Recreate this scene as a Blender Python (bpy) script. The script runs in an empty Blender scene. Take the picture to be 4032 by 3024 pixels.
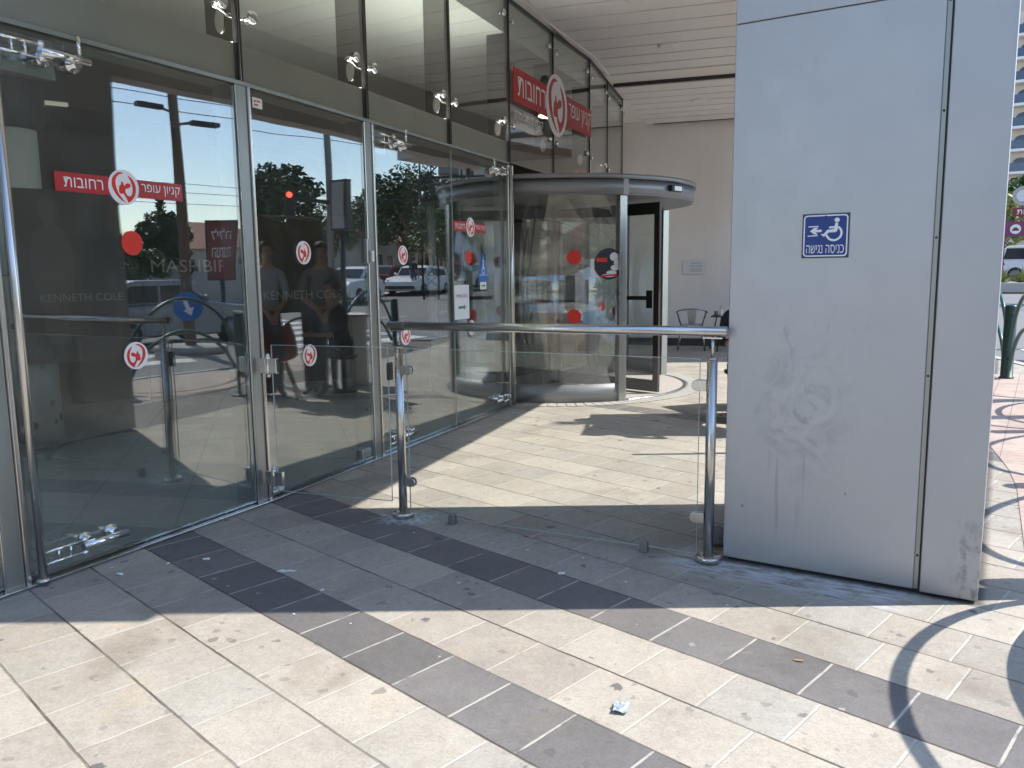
import bpy, bmesh, math, random
from math import sin, cos, pi, radians as rad, hypot, atan2, sqrt, floor
from mathutils import Vector as V, Matrix as M4, Euler
random.seed(7)
S = bpy.context.scene
C = S.collection

# ------------------------------------------------------------------ camera, sky, sun, exposure
cam_d = bpy.data.cameras.new("camera"); cam = bpy.data.objects.new("camera", cam_d); C.objects.link(cam)
cam_d.sensor_fit = 'HORIZONTAL'; cam_d.sensor_width = 36.0; cam_d.lens = 36.0 * 3156.2 / 4032.0
cam_d.clip_start = 0.05; cam_d.clip_end = 3000
cam.location = (0, 0, 1.4)
_p, _r = 0.138493, -0.012035
_F = V((0, cos(_p), -sin(_p))); _R0 = V((1, 0, 0)); _U0 = _R0.cross(_F)
_R = _R0 * cos(_r) + _U0 * sin(_r); _U = _U0 * cos(_r) - _R0 * sin(_r)
cam.rotation_euler = M4(((_R.x, _U.x, -_F.x), (_R.y, _U.y, -_F.y), (_R.z, _U.z, -_F.z))).to_euler()
S.camera = cam

SUN_EL, SUN_AZ = 46.0, 90.0            # azimuth clockwise from +Y
W = bpy.data.worlds.new("World"); S.world = W; W.use_nodes = True
wn = W.node_tree; wn.nodes.clear()
sky = wn.nodes.new("ShaderNodeTexSky"); sky.sky_type = 'NISHITA'; sky.sun_disc = False
sky.sun_elevation = rad(SUN_EL); sky.sun_rotation = rad(SUN_AZ); sky.air_density = 1.0; sky.dust_density = 0.25; sky.ozone_density = 1.5
bg = wn.nodes.new("ShaderNodeBackground"); bg.inputs[1].default_value = 0.15
wo = wn.nodes.new("ShaderNodeOutputWorld")
hs = wn.nodes.new('ShaderNodeHueSaturation'); hs.inputs['Saturation'].default_value = 0.95
wn.links.new(sky.outputs[0], hs.inputs['Color']); wn.links.new(hs.outputs[0], bg.inputs[0]); wn.links.new(bg.outputs[0], wo.inputs[0])
sd = bpy.data.lights.new("sun", 'SUN'); sd.energy = 3.3; sd.angle = rad(0.5); sd.color = (1.0, 0.95, 0.87)
sun = bpy.data.objects.new("sun", sd); C.objects.link(sun); sun.location = (20, 0, 25)
_sv = V((sin(rad(SUN_AZ)) * cos(rad(SUN_EL)), cos(rad(SUN_AZ)) * cos(rad(SUN_EL)), sin(rad(SUN_EL))))
sun.rotation_euler = _sv.to_track_quat('Z', 'Y').to_euler()
S.view_settings.view_transform = 'Standard'; S.view_settings.look = 'None'
S.view_settings.exposure = 1.16; S.view_settings.gamma = 1.0
S.render.engine = 'CYCLES'
S.cycles.use_denoising = True
S.cycles.max_bounces = 12; S.cycles.transparent_max_bounces = 24; S.cycles.glossy_bounces = 5; S.cycles.diffuse_bounces = 6
S.cycles.caustics_reflective = False; S.cycles.caustics_refractive = False

# ------------------------------------------------------------------ materials
class NG:
    """small helper for building node graphs"""
    def __init__(s, name):
        s.m = bpy.data.materials.new(name); s.m.use_nodes = True
        s.t = s.m.node_tree; s.t.nodes.clear(); s.out = s.n('ShaderNodeOutputMaterial')
    def n(s, t): return s.t.nodes.new(t)
    def set(s, sock, v):
        if v is None: return
        if hasattr(v, 'is_linked'): s.t.links.new(v, sock)
        else:
            if isinstance(v, (tuple, list)) and len(v) == 3 and sock.type == 'RGBA': v = (*v, 1)
            sock.default_value = v
    def ma(s, op, a, b=None, c=None, clamp=False):
        d = s.n('ShaderNodeMath'); d.operation = op; d.use_clamp = clamp
        s.set(d.inputs[0], a); s.set(d.inputs[1], b); s.set(d.inputs[2], c); return d.outputs[0]
    def mix(s, f, a, b, mode='MIX'):
        d = s.n('ShaderNodeMix'); d.data_type = 'RGBA'; d.blend_type = mode
        s.set(d.inputs[0], f); s.set(d.inputs[6], a); s.set(d.inputs[7], b); return d.outputs[2]
    def pos(s, kind='Object'):
        return s.n('ShaderNodeTexCoord').outputs[kind]
    def sep(s, v):
        d = s.n('ShaderNodeSeparateXYZ'); s.set(d.inputs[0], v); return d.outputs
    def comb(s, x, y, z=0.0):
        d = s.n('ShaderNodeCombineXYZ'); s.set(d.inputs[0], x); s.set(d.inputs[1], y); s.set(d.inputs[2], z); return d.outputs[0]
    def scale(s, v, k):
        d = s.n('ShaderNodeVectorMath'); d.operation = 'MULTIPLY'; s.set(d.inputs[0], v); s.set(d.inputs[1], k); return d.outputs[0]
    def noise(s, v, sc, det=4.0, rough=0.55, col=False, dist=0.0):
        d = s.n('ShaderNodeTexNoise'); s.set(d.inputs['Vector'], v); d.inputs['Scale'].default_value = sc
        d.inputs['Detail'].default_value = det; d.inputs['Roughness'].default_value = rough; d.inputs['Distortion'].default_value = dist
        return d.outputs[1 if col else 0]
    def white(s, v):
        d = s.n('ShaderNodeTexWhiteNoise'); d.noise_dimensions = '3D'; s.set(d.inputs['Vector'], v); return d.outputs[0]
    def vor(s, v, sc, feat='F1', rnd=1.0):
        d = s.n('ShaderNodeTexVoronoi'); d.feature = feat; s.set(d.inputs['Vector'], v); d.inputs['Scale'].default_value = sc
        d.inputs['Randomness'].default_value = rnd; return d.outputs
    def ramp(s, f, *st):
        d = s.n('ShaderNodeValToRGB'); s.set(d.inputs[0], f); e = d.color_ramp.elements
        while len(e) < len(st): e.new(0.5)
        for k, (p, c) in enumerate(st):
            e[k].position = p; e[k].color = (c, c, c, 1) if not isinstance(c, (tuple, list)) else (*c, 1)
        return d.outputs[0]
    def step(s, f, lo, hi):
        d = s.n('ShaderNodeMapRange'); d.interpolation_type = 'SMOOTHSTEP'
        s.set(d.inputs[0], f); d.inputs[1].default_value = lo; d.inputs[2].default_value = hi; return d.outputs[0]
    def bump(s, h, st=0.3, dist=0.01):
        d = s.n('ShaderNodeBump'); d.inputs['Strength'].default_value = st; d.inputs['Distance'].default_value = dist
        s.set(d.inputs['Height'], h); return d.outputs[0]
    def pbr(s, col, rough=0.5, metal=0.0, nor=None, spec=None, emit=None, es=0.0, alpha=None, trans=None):
        d = s.n('ShaderNodeBsdfPrincipled'); s.set(d.inputs['Base Color'], col); s.set(d.inputs['Roughness'], rough)
        s.set(d.inputs['Metallic'], metal); s.set(d.inputs['Normal'], nor)
        if spec is not None: d.inputs['Specular IOR Level'].default_value = spec
        if emit: s.set(d.inputs['Emission Color'], emit); d.inputs['Emission Strength'].default_value = es
        s.t.links.new(d.outputs[0], s.out.inputs[0]); return s.m

def plain(name, col, rough=0.5, metal=0.0, var=0.12, vs=6.0, bump=0.0, bs=60.0, rv=0.1, stretch=None, spec=None):
    g = NG(name); p = g.pos()
    if stretch: p = g.scale(p, stretch)
    n = g.noise(p, vs, 5.0)
    k = g.ma('MULTIPLY_ADD', n, 2 * var, 1 - var)
    c = g.mix(1.0, col, g.comb(k, k, k), 'MULTIPLY')
    r = g.ma('ADD', g.ma('MULTIPLY_ADD', n, 2 * rv, rough - rv), 0.0, clamp=True)
    nor = g.bump(g.noise(p, bs, 3.0), bump, 0.004) if bump else None
    return g.pbr(c, r, metal, nor, spec)

def emitter(name, col, st):
    g = NG(name); return g.pbr((0, 0, 0), 0.5, emit=(*col, 1), es=st)

def glass_mat(name, f0, tint, rough=0.0, gcol=(1, 1, 1), wave=0.0, dust=0.0):
    """sheet glass: Schlick reflectance at each face over a tinted straight-through transmission"""
    g = NG(name); ge = g.n('ShaderNodeNewGeometry'); dt = g.n('ShaderNodeVectorMath'); dt.operation = 'DOT_PRODUCT'
    g.t.links.new(ge.outputs['Normal'], dt.inputs[0]); g.t.links.new(ge.outputs['Incoming'], dt.inputs[1])
    k = g.ma('POWER', g.ma('SUBTRACT', 1.0, g.ma('ABSOLUTE', dt.outputs['Value'])), 5.0)
    fr = g.ma('MULTIPLY_ADD', k, 1.0 - f0, f0)
    tr = g.n('ShaderNodeBsdfTransparent'); tr.inputs[0].default_value = (*tint, 1)
    gl = g.n('ShaderNodeBsdfGlossy'); gl.inputs['Color'].default_value = (*gcol, 1); gl.inputs['Roughness'].default_value = rough
    if wave: g.t.links.new(g.bump(g.noise(g.pos(), 1.1, 1.0), 1.0, wave), gl.inputs['Normal'])
    mx = g.n('ShaderNodeMixShader'); g.t.links.new(fr, mx.inputs[0])
    g.t.links.new(tr.outputs[0], mx.inputs[1]); g.t.links.new(gl.outputs[0], mx.inputs[2]); out = mx.outputs[0]
    if dust:
        p = g.pos(); zz = g.sep(p)[2]; df = g.n('ShaderNodeBsdfDiffuse'); df.inputs[0].default_value = (0.55, 0.57, 0.56, 1)
        sm = g.ma('ADD', g.ma('MULTIPLY', g.step(g.noise(p, 2.2, 5.0, 0.65, dist=1.2), 0.42, 0.72), 0.7), g.ma('MULTIPLY', g.step(g.ma('ADD', zz, g.ma('MULTIPLY', g.noise(p, 3.0, 4.0), 0.5)), 0.95, 0.1), 0.8))
        m2 = g.n('ShaderNodeMixShader'); g.set(m2.inputs[0], g.ma('MULTIPLY_ADD', sm, dust, dust * 0.12)); g.t.links.new(out, m2.inputs[1]); g.t.links.new(df.outputs[0], m2.inputs[2]); out = m2.outputs[0]
    g.t.links.new(out, g.out.inputs[0]); return g.m

# paving rows run along PU, stacked along PN, pitch 0.29 m
PU = (0.7210, -0.6929); PN = (0.6929, 0.7210)
COL_FL, COL_FR = (1.017, 3.753), (1.936, 3.192)          # front edge of the big pillar
def paving_mat():
    g = NG('paving_stone'); p = g.pos(); X, Y, Z = g.sep(p)
    s = g.ma('ADD', g.ma('MULTIPLY', X, PU[0]), g.ma('MULTIPLY', Y, PU[1]))
    n = g.ma('SUBTRACT', g.ma('ADD', g.ma('MULTIPLY', X, PN[0]), g.ma('MULTIPLY', Y, PN[1])), 1.565)
    wob = g.ma('MULTIPLY_ADD', g.noise(p, 5.0, 5.0, 0.7), 0.030, -0.015)
    nn = g.ma('ADD', g.ma('DIVIDE', n, 0.2925), wob)
    row = g.ma('FLOOR', nn); fr = g.ma('FRACT', nn)
    roff = g.ma('MULTIPLY_ADD', g.white(g.comb(row, 3.7, 1.1)), 0.34, g.ma('MULTIPLY', g.ma('MODULO', g.ma('ADD', row, 400.0), 2.0), 0.42))
    ss = g.ma('ADD', g.ma('ADD', g.ma('DIVIDE', s, 0.292), roff), wob)
    colm = g.ma('FLOOR', ss); fs = g.ma('FRACT', ss)
    tid = g.comb(row, colm, 0.5); rnd = g.white(tid); rnd2 = g.white(g.comb(colm, row, 9.5))
    # dark rows
    def isrow(k): return g.ma('COMPARE', row, float(k), 0.3)
    dark = g.ma('MAXIMUM', isrow(0), isrow(3))
    dark = g.ma('MAXIMUM', dark, isrow(17)); dark = g.ma('MAXIMUM', dark, isrow(-9))
    lt = g.mix(rnd, (0.345, 0.312, 0.270), (0.452, 0.412, 0.355))
    lt = g.mix(g.ma('MULTIPLY', g.step(rnd2, 0.6, 0.98), 0.75), lt, (0.37, 0.35, 0.315))
    dk = g.mix(rnd, (0.150, 0.142, 0.140), (0.20, 0.188, 0.182))
    c = g.mix(dark, lt, dk)
    big = g.noise(p, 1.6, 5.0, 0.6); k = g.ma('MULTIPLY_ADD', big, 0.5, 0.75); c = g.mix(1.0, c, g.comb(k, k, k), 'MULTIPLY')
    # warm blotches on some tiles
    c = g.mix(g.ma('MULTIPLY', g.step(g.noise(p, 3.3, 3.0), 0.56, 0.74), 0.35), c, g.mix(1.0, c, (1.12, 1.0, 0.78), 'MULTIPLY'))
    # fine grain
    gr = g.ma('ADD', g.ma('MULTIPLY', g.noise(p, 110.0, 3.0, 0.7), 0.55), g.ma('MULTIPLY', g.noise(p, 34.0, 4.0, 0.7, dist=1.0), 0.45)); k = g.ma('MULTIPLY_ADD', gr, 1.25, 0.375); c = g.mix(1.0, c, g.comb(k, k, k), 'MULTIPLY')
    ch = g.vor(g.scale(p, (1, 1.6, 1)), 46.0); chip = g.ma('MULTIPLY', g.step(ch[0], 0.22, 0.10), g.step(g.sep(ch[1])[0], 0.55, 0.6))
    c = g.mix(g.ma('MULTIPLY', chip, 0.45), c, g.mix(1.0, c, (0.55, 0.52, 0.5), 'MULTIPLY'))
    # gum spots, some big and dark, some small
    def spots(sc, lo, hi, keep, k):
        q = g.n('ShaderNodeVectorMath'); q.operation = 'ADD'; g.set(q.inputs[0], p); g.set(q.inputs[1], g.scale(g.noise(p, 26.0, 2.0, col=True), (0.05, 0.05, 0)))
        v = g.vor(q.outputs[0], sc); cr = g.sep(v[1])
        rr = g.ma('MULTIPLY_ADD', cr[0], hi - lo, lo)
        m = g.ma('MULTIPLY', g.step(g.ma('SUBTRACT', v[0], rr), 0.012, -0.012), g.step(cr[1], keep, keep + 0.02))
        return g.ma('MULTIPLY', m, k)
    gum = g.ma('MAXIMUM', spots(3.6, 0.05, 0.11, 0.24, 0.82), spots(7.0, 0.06, 0.15, 0.46, 0.6))
    gum = g.ma('MAXIMUM', gum, spots(13.0, 0.10, 0.22, 0.55, 0.34))
    gum = g.ma('MAXIMUM', gum, g.ma('MULTIPLY', g.step(g.noise(p, 7.5, 5.0, 0.72, dist=1.5), 0.655, 0.70), 0.40))
    gum = g.ma('MAXIMUM', gum, spots(1.25, 0.02, 0.035, 0.2, 0.85))
    c = g.mix(gum, c, (0.11, 0.105, 0.105))
    lightgum = g.ma('MAXIMUM', spots(5.3, 0.02, 0.05, 0.84, 0.5), g.ma('MULTIPLY', spots(11.0, 0.05, 0.16, 0.62, 0.42), g.ma('MULTIPLY', dark, g.step(g.noise(p, 1.9, 2.0), 0.45, 0.6)))); c = g.mix(lightgum, c, (0.60, 0.58, 0.55))
    # irregular stains
    st = g.ma('MULTIPLY', g.step(g.noise(p, 1.15, 3.0, 0.62, dist=0.6), 0.58, 0.68), 0.42)
    c = g.mix(st, c, g.mix(1.0, c, (0.62, 0.58, 0.53), 'MULTIPLY'))
    wear = g.step(g.noise(p, 5.0, 6.0, 0.75), 0.40, 0.66); c = g.mix(g.ma('MULTIPLY', wear, 0.30), c, g.mix(1.0, c, (0.70, 0.68, 0.67), 'MULTIPLY'))
    # joints: rows are dark gaps, cross joints pale cement
    dr = g.ma('MINIMUM', fr, g.ma('SUBTRACT', 1.0, fr)); ds = g.ma('MINIMUM', fs, g.ma('SUBTRACT', 1.0, fs))
    jn = g.noise(p, 9.0, 3.0)
    jr = g.step(g.ma('SUBTRACT', dr, g.ma('MULTIPLY', jn, 0.016)), 0.012, 0.002)
    js = g.step(g.ma('SUBTRACT', ds, g.ma('MULTIPLY', jn, 0.014)), 0.013, 0.004)
    c = g.mix(g.ma('MULTIPLY', js, g.ma('MULTIPLY', g.step(jn, 0.30, 0.52), 0.8)), c, (0.50, 0.475, 0.43))
    c = g.mix(g.ma('MULTIPLY', jr, g.ma('MULTIPLY_ADD', g.step(g.noise(p, 2.1, 2.0), 0.4, 0.6), 0.45, 0.5)), c, (0.085, 0.072, 0.06))
    # cement smears along the foot of the pillar and round the post base
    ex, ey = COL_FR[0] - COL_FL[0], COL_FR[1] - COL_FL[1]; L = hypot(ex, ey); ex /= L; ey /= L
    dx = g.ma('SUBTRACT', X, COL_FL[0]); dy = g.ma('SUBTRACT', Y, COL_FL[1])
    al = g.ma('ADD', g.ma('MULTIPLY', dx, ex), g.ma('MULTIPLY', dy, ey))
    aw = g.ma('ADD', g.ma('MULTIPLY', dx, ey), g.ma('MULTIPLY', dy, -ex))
    box = g.ma('MULTIPLY', g.ma('MULTIPLY', g.step(al, -0.35, -0.1), g.step(al, 0.95, 0.7)), g.ma('MULTIPLY', g.step(aw, -0.15, 0.0), g.step(aw, 0.34, 0.08)))
    sm = g.noise(g.comb(g.ma('MULTIPLY', al, 3.0), g.ma('MULTIPLY', aw, 11.0), 0.0), 2.2, 6.0, 0.7)
    cem = g.ma('MULTIPLY', box, g.step(sm, 0.40, 0.58))
    px, py = g.ma('SUBTRACT', X, -0.60), g.ma('SUBTRACT', Y, 4.48)
    rd = g.ma('SQRT', g.ma('ADD', g.ma('MULTIPLY', px, px), g.ma('MULTIPLY', g.ma('MULTIPLY', py, py), 2.0)))
    cem2 = g.ma('MULTIPLY', g.step(g.ma('ADD', rd, g.ma('MULTIPLY', g.noise(p, 16.0, 4.0), 0.22)), 0.34, 0.2), g.step(g.noise(p, 30.0, 5.0), 0.38, 0.6))
    c = g.mix(g.ma('MULTIPLY', g.ma('MAXIMUM', cem, cem2), 0.9), c, (0.66, 0.68, 0.70))
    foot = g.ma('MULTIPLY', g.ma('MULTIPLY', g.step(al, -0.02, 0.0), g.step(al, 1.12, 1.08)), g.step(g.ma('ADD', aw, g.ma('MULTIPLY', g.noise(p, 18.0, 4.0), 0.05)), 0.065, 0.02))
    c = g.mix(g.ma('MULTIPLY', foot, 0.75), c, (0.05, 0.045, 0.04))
    h = g.ma('SUBTRACT', g.ma('MULTIPLY_ADD', gr, 0.25, g.ma('MULTIPLY', g.noise(p, 22.0, 4.0), 0.35)), g.ma('MAXIMUM', jr, g.ma('MULTIPLY', js, 0.5)))
    h = g.ma('ADD', h, g.ma('MULTIPLY', rnd, 0.25))
    return g.pbr(c, g.ma('MULTIPLY_ADD', gr, 0.2, 0.62), 0.0, g.bump(h, 0.55, 0.006), spec=0.35)

def panel_mat():
    """satin aluminium cladding with smears, drips and scuffs (object space: x along, z up)"""
    g = NG('aluminium_cladding'); p = g.pos(); X, Y, Z = g.sep(p)
    dx = g.ma('SUBTRACT', X, 0.0); al = g.ma('ADD', g.ma('MULTIPLY', X, 0.8535), g.ma('MULTIPLY', Y, -0.521))
    q = g.comb(al, Z, Y)
    c = (0.43, 0.432, 0.445)
    n = g.noise(q, 1.4, 5.0, 0.6); k = g.ma('MULTIPLY_ADD', n, 0.16, 0.92); c = g.mix(1.0, c, g.comb(k, k, k), 'MULTIPLY')
    # wiped swirl about 0.95 m up
    cx = g.ma('SUBTRACT', al, 0.34); cz = g.ma('SUBTRACT', Z, 0.76)
    rr = g.ma('SQRT', g.ma('ADD', g.ma('MULTIPLY', g.ma('MULTIPLY', cx, cx), 1.6), g.ma('MULTIPLY', g.ma('MULTIPLY', cz, cz), 0.7)))
    zone = g.step(g.ma('ADD', rr, g.ma('MULTIPLY', g.noise(q, 4.0, 3.0), 0.16)), 0.44, 0.12)
    sw = g.noise(q, 5.0, 4.0, 0.6, dist=2.6)
    sm = g.ma('MULTIPLY', zone, g.step(sw, 0.42, 0.66))
    c = g.mix(g.ma('MULTIPLY', sm, 0.42), c, (0.22, 0.215, 0.225))
    c = g.mix(g.ma('MULTIPLY', g.ma('MULTIPLY', zone, g.step(sw, 0.46, 0.3)), 0.28), c, (0.52, 0.52, 0.53))
    # drips
    dn = g.noise(g.comb(g.ma('MULTIPLY', al, 34.0), g.ma('MULTIPLY', Z, 1.1), 0.0), 1.0, 3.0)
    dz = g.ma('MULTIPLY', g.ma('MULTIPLY', g.step(Z, 0.60, 0.50), g.step(Z, 0.10, 0.30)), g.ma('MULTIPLY', g.step(al, 0.17, 0.22), g.step(al, 0.45, 0.32)))
    c = g.mix(g.ma('MULTIPLY', g.ma('MULTIPLY', dz, g.step(dn, 0.54, 0.66)), 0.42), c, (0.19, 0.19, 0.2))
    # scattered nicks
    v = g.vor(g.scale(q, (1, 0.8, 1)), 11.0); cr = g.sep(v[1])
    nk = g.ma('MULTIPLY', g.step(v[0], 0.085, 0.05), g.step(cr[0], 0.86, 0.88)); nk = g.ma('MULTIPLY', nk, g.step(Z, 1.2, 0.5))
    c = g.mix(g.ma('MULTIPLY', nk, 0.7), c, (0.12, 0.12, 0.12))
    sc = g.noise(g.comb(g.ma('MULTIPLY', al, 4.0), g.ma('MULTIPLY', Z, 40.0), 0.0), 1.0, 3.0)
    sz = g.ma('MULTIPLY', g.step(sc, 0.66, 0.72), g.step(Z, 0.55, 0.1)); sz = g.ma('MULTIPLY', sz, g.step(g.noise(q, 3.0, 2.0), 0.45, 0.6))
    c = g.mix(g.ma('MULTIPLY', sz, 0.4), c, (0.16, 0.155, 0.15))
    # street dirt splashed on the lowest strip
    gd = g.ma('MULTIPLY', g.step(g.ma('ADD', Z, g.ma('MULTIPLY', g.noise(q, 7.0, 5.0), 0.2)), 0.26, 0.06), 0.4)
    c = g.mix(gd, c, (0.25, 0.235, 0.21))
    rs = g.ma('MULTIPLY', g.ma('MULTIPLY', g.step(al, 0.95, 1.03), g.step(Z, 0.50, 0.15)), g.step(g.noise(g.comb(g.ma('MULTIPLY', al, 30.0), g.ma('MULTIPLY', Z, 14.0), 0.0), 1.0, 5.0, 0.7), 0.46, 0.66))
    c = g.mix(g.ma('MULTIPLY', rs, 0.6), c, (0.13, 0.125, 0.12))
    up = g.ma('MULTIPLY', g.ma('MULTIPLY', g.step(Z, 0.62, 0.8), g.step(Z, 1.3, 1.1)), g.ma('MULTIPLY', g.step(al, 0.06, 0.2), g.step(al, 0.72, 0.5)))
    us = g.noise(g.comb(g.ma('MULTIPLY', al, 9.0), g.ma('MULTIPLY', Z, 3.0), 0.0), 1.4, 5.0, 0.65, dist=1.6)
    c = g.mix(g.ma('MULTIPLY', g.ma('MULTIPLY', up, g.step(us, 0.56, 0.66)), 0.30), c, (0.21, 0.205, 0.21))
    r = g.ma('ADD', g.ma('MULTIPLY_ADD', g.noise(q, 9.0, 4.0), 0.12, 0.38), g.ma('MULTIPLY', sm, 0.12))
    return g.pbr(c, r, 0.55, g.bump(g.noise(q, 1.3, 2.0), 0.22, 0.05))

def asphalt_mat():
    g = NG('asphalt'); p = g.pos(); n = g.noise(p, 0.5, 4.0); f = g.noise(p, 40.0, 3.0)
    c = g.mix(n, (0.15, 0.147, 0.145), (0.21, 0.205, 0.20)); k = g.ma('MULTIPLY_ADD', f, 0.6, 0.7)
    return g.pbr(g.mix(1.0, c, g.comb(k, k, k), 'MULTIPLY'), 0.85, nor=g.bump(f, 0.4, 0.01))

def tactile_mat():
    g = NG('red_tactile_paving'); p = g.pos(); X, Y, Z = g.sep(p)
    a = g.ma('FRACT', g.ma('DIVIDE', g.ma('ADD', g.ma('MULTIPLY', X, 0.55), g.ma('MULTIPLY', Y, 0.83)), 0.10))
    b = g.ma('FRACT', g.ma('DIVIDE', g.ma('ADD', g.ma('MULTIPLY', X, 0.83), g.ma('MULTIPLY', Y, -0.55)), 0.20))
    j = g.ma('MAXIMUM', g.step(a, 0.08, 0.03), g.step(b, 0.05, 0.02))
    t = g.white(g.comb(g.ma('FLOOR', g.ma('DIVIDE', X, 0.2)), g.ma('FLOOR', g.ma('DIVIDE', Y, 0.2)), 1.0))
    c = g.mix(t, (0.40, 0.305, 0.26), (0.47, 0.38, 0.33)); c = g.mix(g.ma('MULTIPLY', j, 0.8), c, (0.17, 0.12, 0.10))
    k = g.ma('MULTIPLY_ADD', g.noise(p, 30.0, 3.0), 0.4, 0.8)
    return g.pbr(g.mix(1.0, c, g.comb(k, k, k), 'MULTIPLY'), 0.8, nor=g.bump(j, -0.5, 0.01))

def leaf_mat(name, a, b):
    g = NG(name); o = g.n('ShaderNodeObjectInfo'); p = g.pos(); r = g.white(g.scale(p, (0.9, 0.9, 0.9)))
    n = g.noise(p, 1.6, 3.0); c = g.mix(n, a, b); k = g.ma('MULTIPLY_ADD', g.noise(p, 14.0, 2.0), 0.7, 0.65)
    return g.pbr(g.mix(1.0, c, g.comb(k, k, k), 'MULTIPLY'), 0.55)

def tile_floor_mat():
    g = NG('lobby_floor_tile'); p = g.pos(); X, Y, Z = g.sep(p)
    a = g.ma('FRACT', g.ma('DIVIDE', g.ma('ADD', X, g.ma('MULTIPLY', Y, 0.3)), 0.6)); b = g.ma('FRACT', g.ma('DIVIDE', g.ma('SUBTRACT', Y, g.ma('MULTIPLY', X, 0.3)), 0.6))
    j = g.ma('MAXIMUM', g.step(a, 0.012, 0.006), g.step(b, 0.012, 0.006))
    n = g.noise(p, 3.0, 4.0); c = g.mix(n, (0.30, 0.32, 0.32), (0.38, 0.395, 0.385)); c = g.mix(j, c, (0.16, 0.17, 0.17))
    return g.pbr(c, 0.22)

def terrazzo_mat():
    g = NG('stone_mosaic'); p = g.pos(); v = g.vor(p, 9.0); cr = g.sep(v[1])
    m = g.ma('MULTIPLY', g.step(v[0], 0.34, 0.28), g.step(cr[0], 0.55, 0.6))
    c = g.mix(m, (0.46, 0.44, 0.42), g.mix(cr[1], (0.09, 0.085, 0.085), (0.25, 0.22, 0.2)))
    return g.pbr(c, 0.6)

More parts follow.
